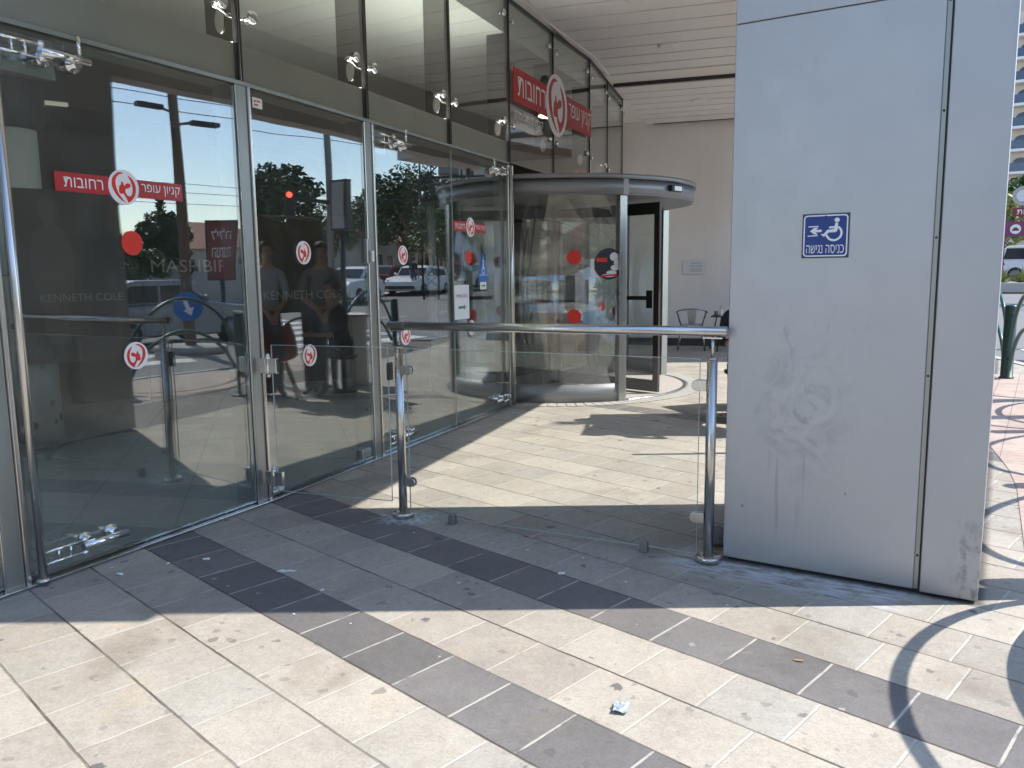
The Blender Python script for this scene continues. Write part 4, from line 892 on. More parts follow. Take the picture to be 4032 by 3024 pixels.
def gpan(name, A, B, z0, z1, par):
    d = (B - A); t = d.normalized(); n = V((t.y, -t.x, 0)); m = MB()
    m.frame(A - n * .005 + V((0, 0, z0)), d, n * .010, (0, 0, z1 - z0)); o = m.obj(name, 'clear', par)
    m = MB()
    m.frame(A - n * .0045 + V((0, 0, z1)), d, n * .009, (0, 0, .0025)); m.frame(A - n * .0045 + V((0, 0, z0 - .0025)), d, n * .009, (0, 0, .0025))
    m.frame(A - t * .002 - n * .0045 + V((0, 0, z0)), t * .002, n * .009, (0, 0, z1 - z0)); m.frame(B - n * .0045 + V((0, 0, z0)), t * .002, n * .009, (0, 0, z1 - z0)); m.obj('glass_edge', 'edge', o); return o
gpan('glass_panel', RA + RT * .052, RB - RT * .058, .035, .985, rl)
def clamp(p, sgn, z):
    P = [(0, -.026), (.045, -.026)] + [(.045 + .026 * sin(a), -.026 * cos(a)) for a in [rad(18 * k) for k in range(1, 10)]] + [(.045, .026), (0, .026)]
    m = MB(); m.slab(P, p + V((0, 0, z)) + RN * .006, RT * sgn, (0, 0, 1), RN, .010); m.slab(P, p + V((0, 0, z)) - RN * .006, RT * sgn, (0, 0, 1), -RN, .010)
    m.obj('glass_clamp', 'steel', rl, .002)
for z in (.86, .215): clamp(RA + RT * .022, 1, z); clamp(RB - RT * .022, -1, z)
for s in (.33, 1.44):
    p = RA + RT * s; P = [(-.02, 0), (.02, 0), (.02, .042)] + [(.02 * cos(rad(a)), .042 + .02 * sin(rad(a))) for a in range(20, 180, 20)] + [(-.02, .042)]
    m = MB(); m.slab(P, p + RN * .006 + V((0, 0, .001)), RT, (0, 0, 1), RN, .012); m.slab(P, p - RN * .006 + V((0, 0, .001)), RT, (0, 0, 1), -RN, .012); m.obj('floor_clamp', 'frame', rl, .002)
# glass gate between the railing and the facade
GA = V((-1.468, 4.80, 0)); GB = V((-.705, 4.535, 0)); gt = (GB - GA).normalized(); gn = V((gt.y, -gt.x, 0))
gate = thing('glass_gate', 'frameless clear glass gate hinged on the facade post beside the railing', 'gate', GA[:])
gpan('glass_leaf', GA + gt * .03, GB, .09, .985, gate)
for z in (.86, .165):
    m = MB(); m.cyl(GA + V((0, 0, z - .055)), GA + V((0, 0, z + .055)), .016, 14)
    for z2 in (-.062, .062): m.ball(GA + V((0, 0, z + z2)), .013, 2)
    m.frame(GA + gt * .012 - gn * .014 + V((0, 0, z - .045)), gt * .055, gn * .028, (0, 0, .09)); m.frame(GA - gt * .055 - gn * .012 + V((0, 0, z - .045)), gt * .045, gn * .024, (0, 0, .09)); m.obj('hinge', 'chrome', gate, .003)
m = MB(); m.frame(GB - gn * .022 + V((0, 0, .80)), gt * .022, gn * .044, (0, 0, .10)); m.obj('latch', 'bronze', gate, .004)

# ------------------------------------------------------------------ lobby furniture and posters
def poster(nm, label, cx, cy, rz, w, h, z0, text, th, figs=True):
    r = thing(nm, label, 'poster', (cx, cy, z0)); t = V((cos(rz), sin(rz), 0)); n = V((t.y, -t.x, 0)); o = V((cx, cy, z0)); up = V((0, 0, 1))
    m = MB(); m.frame(o - t * w / 2, t * w, -n * .05, up * h); m.obj('board', 'poster', r)
    if figs:
        for fx, k, mt in ((-.20, 1.0, 'posterpale'), (.16, 1.0, 'posterfig')):
            P = [(-.10, .0), (.10, .0), (.12, .55), (.17, .50), (.20, .75), (.16, 1.12), (.06, 1.18), (.05, 1.22), (.085, 1.30), (.08, 1.40), (.03, 1.46), (-.04, 1.46), (-.09, 1.40), (-.08, 1.29), (-.05, 1.22), (-.06, 1.18), (-.16, 1.12), (-.20, .75), (-.16, .5), (-.12, .55)]
            m = MB(); m.slab([(fx * w + x * k * h / 1.75, (y + .2) * h / 1.75) for x, y in P], o + n * .001, t, up, n, .001); m.obj('printed_figure', mt, r)
    m = MB(); add_text(m, text, o + up * h * (.38 if figs else .53) + n * .003, t, up, n, w=w * (.62 if figs else .84), h=th); m.obj('lettering', 'letter', r); return r
poster('fashion_poster', 'dark fashion poster with two printed figures behind the nearest glass door', -3.68, 6.93, rad(36), 1.02, 1.45, .68, 'KENNETH COLE', .065)
poster('lettered_banner', 'dark lettered banner in the lobby behind the fixed glass pane', -2.31, 9.0, rad(30), 1.05, 1.85, .2, 'KENNETH COLE', .095, False)
r = thing('shop_lettering', 'pale Latin shop name lettering on a dark panel right of the fashion poster', 'sign', (-2.86, 7.25, 1.2))
t = V((cos(rad(34)), sin(rad(34)), 0)); n = V((t.y, -t.x, 0)); o = V((-2.86, 7.25, 1.49))
m = MB(); m.frame(o - t * .40 - n * .04 + V((0, 0, -1.2)), t * .80, n * .035, (0, 0, 1.6)); m.obj('panel', 'intdark', r)
m = MB(); add_text(m, 'MASHBIR', o, t, (0, 0, 1), n, w=.66, h=.11, d=.003); m.obj('letters', 'letter', r)
mc = thing('mosaic_column', 'pale round lobby column with stone mosaic lower half behind the left glass', 'column', (-4.15, 6.9, 0))
m = MB(); m.cyl((-4.15, 6.9, 0.006), (-4.15, 6.9, 1.42), .20, 28); m.obj('mosaic_base', 'mosaic', mc)
m = MB(); m.cyl((-4.15, 6.9, 1.43), (-4.15, 6.9, 2.62), .195, 28); m.obj('shaft', 'offwhite', mc)
m = MB(); m.lathe([(.20, 2.62), (.27, 2.70), (.27, 3.0)], (-4.15, 6.9, 0), 28); m.obj('capital', 'intdark', mc)
lc = thing('ceiling_lamp', 'round white ceiling lamp seen through the upper left pane', 'lamp', (-3.12, 6.05, 3.70))
m = MB(); m.lathe([(.0, 0), (.16, .0), (.235, .025), (.25, .05), (.25, .078)], (-3.12, 6.05, 3.70), 32); m.obj('shade', 'lampwhite', lc)
m = MB(); m.cyl((-3.12, 6.05, 3.62), (-3.12, 6.05, 3.70), .012, 8); m.obj('finial', 'darkmetal', lc)
l2 = thing('ceiling_lamp', 'added unseen round lamp lighting the space behind the revolving door', 'lamp', (.66, 12.4, 3.72))
m = MB(); m.lathe([(.0, 3.70), (.22, 3.70), (.23, 3.715)], (.66, 12.4, 0), 24); m.obj('diffuser', 'filldisc', l2)  # hidden lamp added to light the red post behind the drum
m = MB(); m.lathe([(.232, 3.705), (.265, 3.705), (.265, 3.779), (.24, 3.779)], (.66, 12.4, 0), 24); m.obj('rim', 'lampwhite', l2)
rp = thing('red_post', 'dark red square post with a pale band, seen through the revolving door', 'post', (1.07, 12.3, 0))
m = MB(); m.box((1.07, 12.3, 1.45), (.15, .15, 2.88), rad(15)); m.obj('shaft', 'postred', rp, .006)
m = MB(); m.box((1.07, 12.3, 1.42), (.158, .158, .03), rad(15)); m.obj('band', 'offwhite', rp)
ex = thing('wall_lamp', 'warm glowing lobby lamp seen through the revolving door', 'lamp', (1.50, 13.42, 2.05))
m = MB(); m.ball((1.50, 13.42, 2.02), .04, 2); m.obj('bulb', 'warmlamp', ex)
m = MB(); m.cyl((1.50, 13.42, 2.05), (1.50, 13.50, 2.12), .02, 8); m.obj('bracket', 'darkmetal', ex)

# ------------------------------------------------------------------ beside the end wall: chair, table, note
def metal_chair():
    r = thing('metal_chair', 'gunmetal cafe armchair standing against the end wall', 'chair')
    m = MB(); m.slab([(-.18, -.18), (.18, -.18), (.185, .0), (.16, .17), (-.16, .17), (-.185, .0)], V((0, 0, .44)), (1, 0, 0), (0, 1, 0), (0, 0, 1), .018); m.obj('seat', 'chairmetal', r, .006)
    for sx in (-1, 1):
        for sy in (-1, 1):
            m = MB(); b = V((sx * .235, sy * .235 + (.0), 0)); tp = V((sx * .165, sy * .16, .45)); d = (tp - b)
            m.tube([b, tp], [.014, .032], 8); m.obj('leg', 'chairmetal', r)
    m = MB(); P = []
    for k in range(21): a = rad(-20 + 220 * k / 20); P.append(V((.265 * cos(a), .205 * sin(a), .655 + .075 * max(0, sin(a)))))
    m.tube([V((.19, -.15, .45))] + P + [V((-.19, -.15, .45))], .0125, 10); m.obj('arm_rail', 'chairmetal', r)
    m = MB(); m.slab([(-.055, 0), (.055, 0), (.085, .275), (-.085, .275)], V((0, .165, .455)), (1, 0, 0), V((0, .14, 1)).normalized(), V((0, -1, .14)).normalized(), .004); m.obj('back_splat', 'chairmetal', r); return r
ch = metal_chair(); place(ch, (3.18, 14.15, 0), rad(168))
tb = thing('bistro_table', 'small black cafe table with a sanitiser bottle beside the metal chair', 'table', (3.78, 14.0, 0))
m = MB(); m.box((3.78, 14.0, .60), (.55, .55, .022), rad(-18)); m.obj('table_top', 'bronze', tb, .004)
for dx, dy in ((-.22, -.22), (.22, -.22), (.22, .22), (-.22, .22)):
    m = MB(); m.tube([(3.78 + dx * 1.1, 14 + dy * 1.1, .0), (3.78 + dx * .7, 14 + dy * .7, .588)], .011, 8); m.obj('leg', 'darkmetal', tb)
bt = thing('sanitiser_bottle', 'clear pump bottle with green pump standing on the cafe table', 'bottle', (3.62, 13.86, .611))
m = MB(); m.lathe([(.028, 0), (.03, .01), (.03, .09), (.012, .115), (.012, .125)], (3.62, 13.86, .611), 14); m.obj('body', 'offwhite', bt)
m = MB(); m.lathe([(.014, .126), (.014, .14), (.005, .142), (.005, .165)], (3.62, 13.86, .611), 10); m.frame((3.60, 13.85, .772), (.05, 0, 0), (0, .016, 0), (0, 0, .012)); m.obj('pump', 'leaf3', bt)
cp = thing('drinking_cup', 'small grey cup beside the pump bottle on the cafe table', 'cup', (3.54, 13.88, .611))
m = MB(); m.lathe([(.03, 0), (.036, .085), (.033, .085), (.028, .006)], (3.54, 13.88, .611), 16); m.obj('cup_body', 'ink', cp)
nt = thing('paper_note', 'white handwritten Hebrew note taped to the end wall above the chair', 'notice', sp(6.73, 1.05, 1.36)[:])
m = MB(); no = sp(6.742, 1.05, 1.46) - UF * .006; m.slab([(-.20, -.13), (.22, -.14), (.21, .13), (-.21, .12)], no, VF, (0, 0, 1), -UF, .002); m.obj('sheet', 'paper', nt)
m = MB()
for k, (tx, dz) in enumerate((('תושקבל', .06), ('אנ תונפל', .015), ('הסינכל', -.035), ('תישארה', -.08))): add_text(m, tx, no + V((0, 0, dz)) + VF * .04, VF, (0, 0, 1), -UF, h=.03, w=.2, off=.002)
m.obj('handwriting', 'ink', nt)

# ------------------------------------------------------------------ kerbside hoop barriers
def bollard():
    r = thing('bollard', 'dark green street bollard carrying steel hoops', 'bollard')
    m = MB(); m.lathe([(.085, 0), (.085, .02), (.07, .025), (.07, .90), (.062, .92), (.001, .922)], (0, 0, 0), 22); m.obj('shaft', 'green', r)
    m = MB(); m.lathe([(.073, .80), (.073, .83)], (0, 0, 0), 22); m.obj('collar', 'darkmetal', r); return r
def hoop(w, apex, rr=.023):
    R = w / 2; zc = apex - R; P = []
    for k in range(49):
        a = pi - pi * k / 48; z = zc + R * sin(a)
        if z > .10: P.append(V((R * cos(a), 0, z)))
    m = MB(); m.tube(P, rr, 12); return m
BOL = [(2.10, 1.04), (2.40, 3.30), (3.02, 3.40), (4.10, 5.00), (5.00, 6.70), (5.60, 8.30), (6.23, 10.01), (6.90, 11.9)]
BL = ['green bollard nearest the camera, right of the frame', 'green bollard just outside the right edge beside the pillar corner', 'green bollard across the narrow gap in the barrier line', 'green bollard on the bend of the kerb beyond the pillar corner', 'green bollard midway along the kerb beside the red tactile paving', 'second farthest green bollard before the zebra crossing', 'dark green bollard visible at the right picture edge beside the pillar', 'farthest green bollard beside the zebra crossing']
b0 = bollard(); HB = []
for k, (x, y) in enumerate(BOL):
    b = b0 if k == 0 else dup(b0); place(b, (x, y, 0), rad(20)); b['label'] = BL[k]; b['group'] = 'bollards along the kerb'
def add_hoop(a, b_, label, w0=0.0):
    A, B = V((*a, 0)), V((*b_, 0)); d = B - A; L = d.length - .14; c = (A + B) / 2
    h = thing('hoop_barrier', label, 'hoop barrier', (0, 0, 0), 'hoop barriers between the bollards')
    hoop(L, 1.11).obj('upper_hoop', 'teal', h); hoop(L, .69).obj('lower_hoop', 'teal', h)
    place(h, c, atan2(d.y, d.x)); return h
HL = ['pair of teal hoops nearest the camera, casting the big curved shadow', 'pair of teal hoops on the kerb bend behind the pillar corner', 'pair of teal hoops midway along the kerb', 'pair of teal hoops beside the red tactile paving', 'pair of teal hoops left of the visible green bollard', 'pair of teal hoops right of the visible bollard at picture edge']
for k, q in enumerate((0, 2, 3, 4, 5, 6)): add_hoop(BOL[q], BOL[q + 1], HL[k])

# ------------------------------------------------------------------ people
def person(label, seated=False, shirt='shirtblue', legs='trousers', arms='down', hairlen=.0, shoe='shoe', lean=.0):
    r = thing('person', label, 'person'); dz = 0.0
    J = {}; E = []
    def j(n, p, rad_, par=None):
        J[n] = (p, rad_)
        if par: E.append((par, n))
    pz = .52 if seated else .95
    j('pelvis', (0, 0, pz), (.135, .10)); j('waist', (0, -.01 - lean * .3, pz + .17), (.125, .09), 'pelvis'); j('chest', (0, -.02 - lean, pz + .34), (.145, .10), 'waist')
    j('neckbase', (0, -.02 - lean * 1.4, pz + .49), (.075, .062), 'chest'); j('neck', (0, -.04 - lean * 1.6, pz + .565), .048, 'neckbase'); j('chin', (0, -.055 - lean * 1.8, pz + .63), (.058, .068), 'neck')
    j('head', (0, -.045 - lean * 1.8, pz + .705), (.073, .088), 'chin'); j('crown', (0, -.03 - lean * 1.8, pz + .775), (.06, .07), 'head')
    for s, k in ((-1, 'L'), (1, 'R')):
        j('sho' + k, (s * .165, -.02 - lean * 1.3, pz + .46), .056, 'neckbase')
        if arms == 'down': el, wr, hd = (s * .215, .02 - lean, pz + .19), (s * .215, -.06 - lean, pz - .04), (s * .21, -.085 - lean, pz - .115)
        elif arms == 'table': el, wr, hd = (s * .235, -.14 - lean, pz + .20), (s * .10, -.34 - lean, pz + .20), (s * .05, -.42 - lean, pz + .20)
        else: el, wr, hd = (s * .225, -.05, pz + .20), (s * .06, -.20, pz + .05), (s * .03, -.24, pz - .02)
        j('elb' + k, el, .039, 'sho' + k); j('wri' + k, wr, .026, 'elb' + k); j('hand' + k, hd, (.036, .018), 'wri' + k)
        d = (V(hd) - V(wr)).normalized(); side = d.cross(V((0, 0, 1)));
        if side.length < .2: side = V((0, 1, 0))
        side.normalize()
        for q, (off, ln) in enumerate(((-.026, .066), (-.009, .078), (.009, .072), (.025, .056))):
            b = V(hd) + d * .03 + side * off; tip = b + d * ln * .75 + V((0, -.012, -.012)); j(f'f{q}a' + k, b[:], .0085, 'hand' + k); j(f'f{q}b' + k, tip[:], .0072, f'f{q}a' + k)
        th = V(wr).lerp(V(hd), .55) + side * -.036 + V((0, -.015, 0)); j('th' + k, th[:], .010, 'hand' + k); j('tt' + k, (th + d * .04 + side * -.008)[:], .008, 'th' + k)
        if seated: kn, an, to = (s * .12, -.42, .50), (s * .12, -.40, .09), (s * .13, -.53, .035)
        else: kn, an, to = (s * .10, -.02, .50), (s * .105, .02, .09), (s * .125, -.12, .035)
        j('hip' + k, (s * .085, -.01, pz - .04), .085, 'pelvis'); j('kne' + k, kn, .058, 'hip' + k); j('ank' + k, an, .038, 'kne' + k); j('toe' + k, to, (.04, .026), 'ank' + k)
    def paint(k, c):
        if k[:3] in ('hip', 'kne', 'pel'): return 2
        if k[:3] in ('ank',): return 2 if c.z > .1 else 3
        if k[:3] == 'toe': return 3
        if k in ('waist', 'chest', 'neckbase') or k[:3] in ('sho',): return 1
        if k[:3] == 'elb': return 1 if c.z > J[k][0][2] + (.02 if arms == 'down' else -.03) else 0
        return 0
    me = skin_mesh(J, E, ['skin', shirt, legs, shoe], paint, 2)
    o = bpy.data.objects.new('body', me); C.objects.link(o); o.parent = r
    hc = V(J['head'][0]); m = MB(); m.ball(hc + V((0, .022, .028)), .099, 3, (.86, 1.03, 1.03))
    bmesh.ops.delete(m.b, geom=[v for v in m.b.verts if v.co.y < hc.y - .045 and v.co.z < hc.z + .052 or v.co.z < hc.z - .05 - hairlen], context='VERTS'); m.obj('hair', 'hair', r)
    m = MB()
    for s in (-1, 1): m.ball(hc + V((s * .030, -.083, .0)), .0085, 1)
    m.obj('eyes', 'hair', r)
    m = MB(); m.ball(hc + V((0, -.094, -.028)), .013, 1, (.8, 1.1, 1.6))
    for s in (-1, 1): m.ball(hc + V((s * .076, .0, -.012)), .022, 1, (.4, .8, 1.2))
    m.obj('nose_and_ears', 'skin', r)
    m = MB(); m.ball(hc + V((0, -.082, -.060)), .016, 1, (1.3, .4, .35)); m.obj('mouth', 'redshoe', r)
    return r
place(person('man in pale blue shirt standing beside the brown banner, reflected in glass', arms='front'), (2.38, 6.84, 0), rad(-78))
place(person('youth in grey top standing in front of the brown banner', False, 'shirtgrey', 'jeans', 'front'), (2.36, 7.52, 0), rad(-62))
place(person('seated man in navy polo leaning on a table, reflected in glass', True, 'shirtnavy', 'trousers', 'table', lean=.07), (2.24, 7.70, 0), rad(-12))
place(person('pedestrian in dark top walking far down the street', False, 'shirtnavy', 'jeans'), (26.6, 27.2, gz(26.6, 27.2)), rad(150))
place(person('seated cafe guest at the small table, mostly hidden by the pillar', True, 'shirtnavy', 'jeans', 'table', shoe='redshoe'), (4.50, 13.95, 0), rad(-85))

# ------------------------------------------------------------------ promotion stand behind the pillar (seen in the glass)
bn = thing('fabric_banner', 'brown cloth banner stretched between two posts behind the pillar', 'banner', (2.62, 7.2, 0))
m = MB(); n = 18; A, B = V((2.58, 6.80, 0)), V((2.76, 7.78, 0))
for i in range(n):
    def pt(q, z): t = q / n; return A.lerp(B, t) + V((.02 * sin(q * 1.3 + z * 2), 0, z - (.035 * sin(pi * t) if z > 1.5 else 0)))
    m._f([m.b.verts.new(pt(i, .95)), m.b.verts.new(pt(i + 1, .95)), m.b.verts.new(pt(i + 1, 2.05)), m.b.verts.new(pt(i, 2.05))], True)
    m._f([m.b.verts.new(pt(i, .95) + V((.012, 0, 0))), m.b.verts.new(pt(i, 2.05) + V((.012, 0, 0))), m.b.verts.new(pt(i + 1, 2.05) + V((.012, 0, 0))), m.b.verts.new(pt(i + 1, .95) + V((.012, 0, 0)))], True)
m.obj('cloth', 'clothbrown', bn)
for t0, t1 in ((0.0, .24), (.66, 1.0)):
    m = MB(); m.frame(A.lerp(B, t0) + V((.014, 0, .02)), (B - A) * (t1 - t0), (.012, -.002, 0), (0, 0, .928)); m.obj('side_panel', 'clothbrown', bn)
for p in (A, B):
    m = MB(); m.cyl(p + V((.03, 0, 0)), p + V((.03, 0, 2.08)), .02, 10); m.lathe([(.13, .0), (.13, .012), (.02, .02)], p + V((.03, 0, 0)), 16); m.obj('post', 'darkmetal', bn)
m = MB(); m.cyl(A + V((.03, 0, 2.07)), B + V((.03, 0, 2.07)), .016, 10); m.obj('top_rail', 'pole', bn)
def red_chair(label, loc, rz):
    r = thing('red_chair', label, 'chair'); m = MB(); P = []
    prof = [(-.24, .44, .20), (-.05, .425, .23), (.12, .43, .235), (.19, .50, .23), (.225, .64, .215), (.25, .80, .16)]
    for y, z, w in prof: P.append([m.b.verts.new((w * u, y, z + .03 * u * u * 2)) for u in (-1, -.6, -.2, .2, .6, 1)])
    for a, b in zip(P, P[1:]):
        for k in range(5): m._f([a[k], a[k + 1], b[k + 1], b[k]], True)
    o = m.obj('shell', 'seatred', r); so = o.modifiers.new('thick', 'SOLIDIFY'); so.thickness = .012
    for sx in (-1, 1):
        for sy in (-1, 1): m = MB(); m.tube([(sx * .10, sy * .10, .42), (sx * .23, sy * .22, 0)], [.016, .011], 8); m.obj('leg', 'wood', r)
    return place(r, loc, rz)
red_chair('red plastic shell chair with wooden legs, empty, by the brown banner', (2.27, 6.86, 0), rad(-60))
st2 = thing('stool', 'low dark stool under the man in the navy polo', 'stool', (2.24, 7.70, 0))
m = MB(); m.lathe([(.17, .40), (.18, .41), (.18, .435), (.16, .44)], (2.24, 7.70, 0), 18); m.obj('seat', 'bronze', st2)
m = MB(); m.lathe([(.15, .0), (.15, .015), (.03, .03), (.03, .40)], (2.24, 7.70, 0), 14); m.obj('pedestal', 'darkmetal', st2)
pd = thing('white_podium', 'white promotion counter standing in the sun behind the pillar', 'counter', (2.62, 8.0, 0))
m = MB(); m.box((2.78, 8.12, .44), (.52, .34, .88), rad(20)); m.obj('cabinet', 'white', pd, .015)
m = MB(); m.box((2.78, 8.12, .90), (.62, .42, .03), rad(20)); m.obj('counter_top', 'offwhite', pd, .006)
m = MB(); m.box((2.60, 8.05, .55), (.01, .16, .10), rad(20)); m.obj('printed_panel', 'ink', pd)
db = thing('queue_barrier', 'low dark steel barrier with two legs behind the pillar', 'barrier', (2.2, 5.8, 0))
q0, q1 = V((1.90, 6.03, 0)), V((3.0, 6.06, 0))
for p in (q0, q1):
    m = MB(); m.cyl(p, p + V((0, 0, 1.0)), .022, 12); m.lathe([(.09, .001), (.09, .012), (.03, .02)], p, 16); m.obj('leg', 'darkmetal', db)
m = MB(); m.cyl(q0 + V((0, 0, .99)), q1 + V((0, 0, .99)), .02, 12); m.cyl(q0 + V((0, 0, .62)), q1 + V((0, 0, .62)), .012, 10); m.obj('rails', 'darkmetal', db)

# ------------------------------------------------------------------ vehicles
def wheel_bm(m, c, r, w, hub=False):
    if hub: m.lathe([(.001, -w / 2 - .005), (r * .6, -w / 2 - .004), (r * .62, w / 2 + .004), (.001, w / 2 + .005)], c, 16, (0, 1, 0))
    else: m.lathe([(r * .6, -w / 2), (r * .93, -w / 2), (r, -w / 4), (r, w / 4), (r * .93, w / 2), (r * .6, w / 2)], c, 24, (0, 1, 0))
def car(label, col, suv=False, group=None):
    """length along x (front +x), width along y"""
    r = thing('parked_car' if suv else 'car', label, 'car', group=group)
    L, Wd, H = (4.5, 1.84, 1.76) if suv else (4.2, 1.74, 1.45); h = L / 2
    if suv: low = [(-h, .42), (-h - .02, .75), (-h + .03, 1.02), (h - 1.15, 1.06), (h - .28, .93), (h - .02, .72), (h, .42), (h - .12, .27), (-h + .12, .27)]; cab = [(-h + .05, 1.0), (-h + .17, 1.58), (-h + .42, H), (.55, H), (.85, 1.66), (h - 1.05, 1.04)]
    else: low = [(-h, .45), (-h, .78), (-h + .1, .93), (h - 1.25, .95), (h - .35, .84), (h - .03, .66), (h, .42), (h - .12, .22), (-h + .12, .22)]; cab = [(-h + .12, .92), (-h + .62, 1.34), (-h + 1.05, H), (.22, H), (.52, 1.36), (h - 1.15, .93)]
    def body(P, y, inset, m):
        yy = [-y, -y * .93, y * .93, y]; R = []
        for k, q in enumerate(yy):
            f = inset if k in (0, 3) else 1.0
            cx = sum(p[0] for p in P) / len(P); cz = sum(p[1] for p in P) / len(P)
            R.append([m.b.verts.new((cx + (x - cx) * f, q, cz + (z - cz) * f)) for x, z in P])
        for a, b in zip(R, R[1:]):
            for k in range(len(P)): m._f([a[k], a[(k + 1) % len(P)], b[(k + 1) % len(P)], b[k]])
        m._f(R[0][::-1]); m._f(R[-1])
    m = MB(); body(low, Wd / 2, .965, m); o = m.obj('body', col, r, .03)
    m = MB(); body(cab, Wd / 2 - .12, .94, m); cb = m.obj('cabin', col, r, .03)
    zc = .99 if not suv else 1.10
    for s in (-1, 1):
        y = s * (Wd / 2 - .119); t = H - .12
        if suv: W_ = [[(-h + .24, zc), (-h + .36, t), (-.75, t), (-.75, zc)], [(-.68, zc), (-.68, t), (.22, t), (.22, zc)], [(.29, zc), (.29, t), (.55, t), (h - 1.18, zc)]]
        else: W_ = [[(-h + .55, zc), (-h + .95, t), (-.55, t), (-.55, zc)], [(-.48, zc), (-.48, t), (.2, t), (h - 1.32, zc)]]
        for P in W_: m = MB(); m.slab(P, V((0, y, 0)), (1, 0, 0), (0, 0, 1), V((0, s, 0)), .012); m.obj('side_window', 'carglass', cb)
        for x in (-h + .78, h - .80):
            rr_ = .36 if suv else .31
            m = MB(); wheel_bm(m, (x, s * (Wd / 2 - .08), rr_), rr_, .2); ty = m.obj('wheel', 'tyre', r); m = MB(); wheel_bm(m, (x, s * (Wd / 2 - .08), rr_), rr_, .2, True); m.obj('rim', 'galv', ty)
        m = MB(); m.ball((.62 if not suv else .85, s * (Wd / 2 + .07), zc + .05), .09, 2, (.7, 1, .75)); m.obj('wing_mirror', col, r)
        m = MB(); z = .80 if suv else .74
        m.slab([(-.02, -.05), (.30 if suv else .2, .02), (.26 if suv else .18, .15), (-.02, .15)], V((-h + .03, s * (Wd / 2 - .02), z)), (1, 0, 0), (0, 0, 1), V((0, s, 0)), .022); m.obj('tail_light', 'taillight', r)
        m = MB(); m.ball((h - .20, s * (Wd / 2 - .22), .70), .13, 2, (1, 1.2, .55)); m.obj('headlight', 'headlight', r)
    m = MB(); a, b = cab[-2], cab[-1]; d = V((b[0] - a[0], 0, b[1] - a[1])); nn = V((-d.z, 0, d.x)).normalized(); nn = nn if nn.x > 0 else -nn
    m.frame(V((a[0], -Wd / 2 + .2, a[1])) + d * .06 + nn * .004, d * .86, (0, Wd - .4, 0), nn * .01); m.obj('windscreen', 'carglass', cb)
    a, b = cab[1], cab[0]; d = V((b[0] - a[0], 0, b[1] - a[1])); nn = V((-d.z, 0, d.x)).normalized(); nn = nn if nn.x < 0 else -nn
    m = MB(); m.frame(V((a[0], -Wd / 2 + .22, a[1])) + d * .06 + nn * .004, d * .75, (0, Wd - .44, 0), nn * .01); m.obj('rear_window', 'carglass', cb)
    for s, nm in ((1, 'front_bumper'), (-1, 'rear_bumper')):
        m = MB(); m.box((s * (h - .01), 0, .38), (.09, Wd - .16, .16)); m.obj(nm, 'darkmetal', r, .03)
    return r
def put(o, x, y, rz, dz=-.13): return place(o, (x, y, gz(x, y) + dz), rz)
put(car('dark silver hatchback passing on the road, reflected in the nearest glass door', 'carsilver'), 13.1, 7.3, rad(66))
sv = put(car('white estate car standing behind the planted median at right edge', 'carwhite', True), 26.75, 40.1, rad(-32), 0)
cars = 'cars queueing along the far road'
c1 = put(car('white car at the front of the far queue', 'carwhite', group=cars), 25.0, 22.2, rad(-115))
for k, (x, y, lb) in enumerate(((28.0, 28.6, 'second white car from the front of the far queue'), (31.0, 35.0, 'third white car from the front of the far queue'), (34.5, 42.0, 'last white car of the far queue'))):
    q = dup(c1); q['label'] = lb; put(q, x, y, rad(-115))
put(car('maroon car farther down the middle of the road', 'carred'), 31.5, 29.5, rad(60))

# ------------------------------------------------------------------ right edge: median planting, signs, tower block
def leafclump(m, c, r, n, size, squash=1.0, rnd=random):
    for _ in range(n):
        while True:
            d = V((rnd.uniform(-1, 1), rnd.uniform(-1, 1), rnd.uniform(-1, 1)))
            if .15 < d.length < 1: break
        p = V(c) + V((d.x * r, d.y * r, d.z * r * squash)); a = rnd.uniform(0, 2 * pi); t = rnd.uniform(-1, 1)
        u = V((cos(a), sin(a), t)).normalized() * size * rnd.uniform(.6, 1.3); w = u.cross(V((rnd.uniform(-1, 1), rnd.uniform(-1, 1), rnd.uniform(-.3, 1)))).normalized() * size * rnd.uniform(.35, .6)
        m._f([m.b.verts.new(p - u), m.b.verts.new(p - u * .1 + w), m.b.verts.new(p + u), m.b.verts.new(p - u * .1 - w)])
def tree(label, x, y, h, cr, leaf='leaf', n=26, per=90, size=.22, kind='street_tree', trunk_h=.35, group=None):
    z0 = gz(x, y) - .1; r = thing(kind, label, 'tree', (x, y, z0), group); rn = random.Random(int(x * 31 + y * 7)); m = MB(); th = h * trunk_h
    tops = []
    m.tube([(x, y, z0), (x + .05, y, z0 + th * .5), (x + .1, y + .05, z0 + th)], [h * .028, h * .021, h * .017], 10)
    for k in range(7):
        a = 2 * pi * k / 7 + rn.uniform(-.3, .3); e = V((x + cos(a) * cr * rn.uniform(.4, .7), y + sin(a) * cr * rn.uniform(.4, .7), z0 + h * rn.uniform(.6, .86)))
        s_ = V((x + .1, y + .05, z0 + th)); m.tube([s_, s_.lerp(e, .5) + V((0, 0, h * .03)), e], [h * .013, h * .008, h * .003], 7); tops.append(e)
    m.obj('trunk', 'trunk', r); m = MB()
    for k in range(n):
        if k < len(tops): c = tops[k]
        else:
            a = rn.uniform(0, 2 * pi); rr_ = cr * sqrt(rn.random()) * .85; zz = rn.uniform(.42, .97); f = sqrt(max(0.05, 1 - ((zz - .62) / .42) ** 2))
            c = V((x + cos(a) * rr_ * f, y + sin(a) * rr_ * f, z0 + h * zz))
        leafclump(m, c, cr * rn.uniform(.2, .38), per, size, .75, rn)
    m.obj('crown', leaf, r); return r
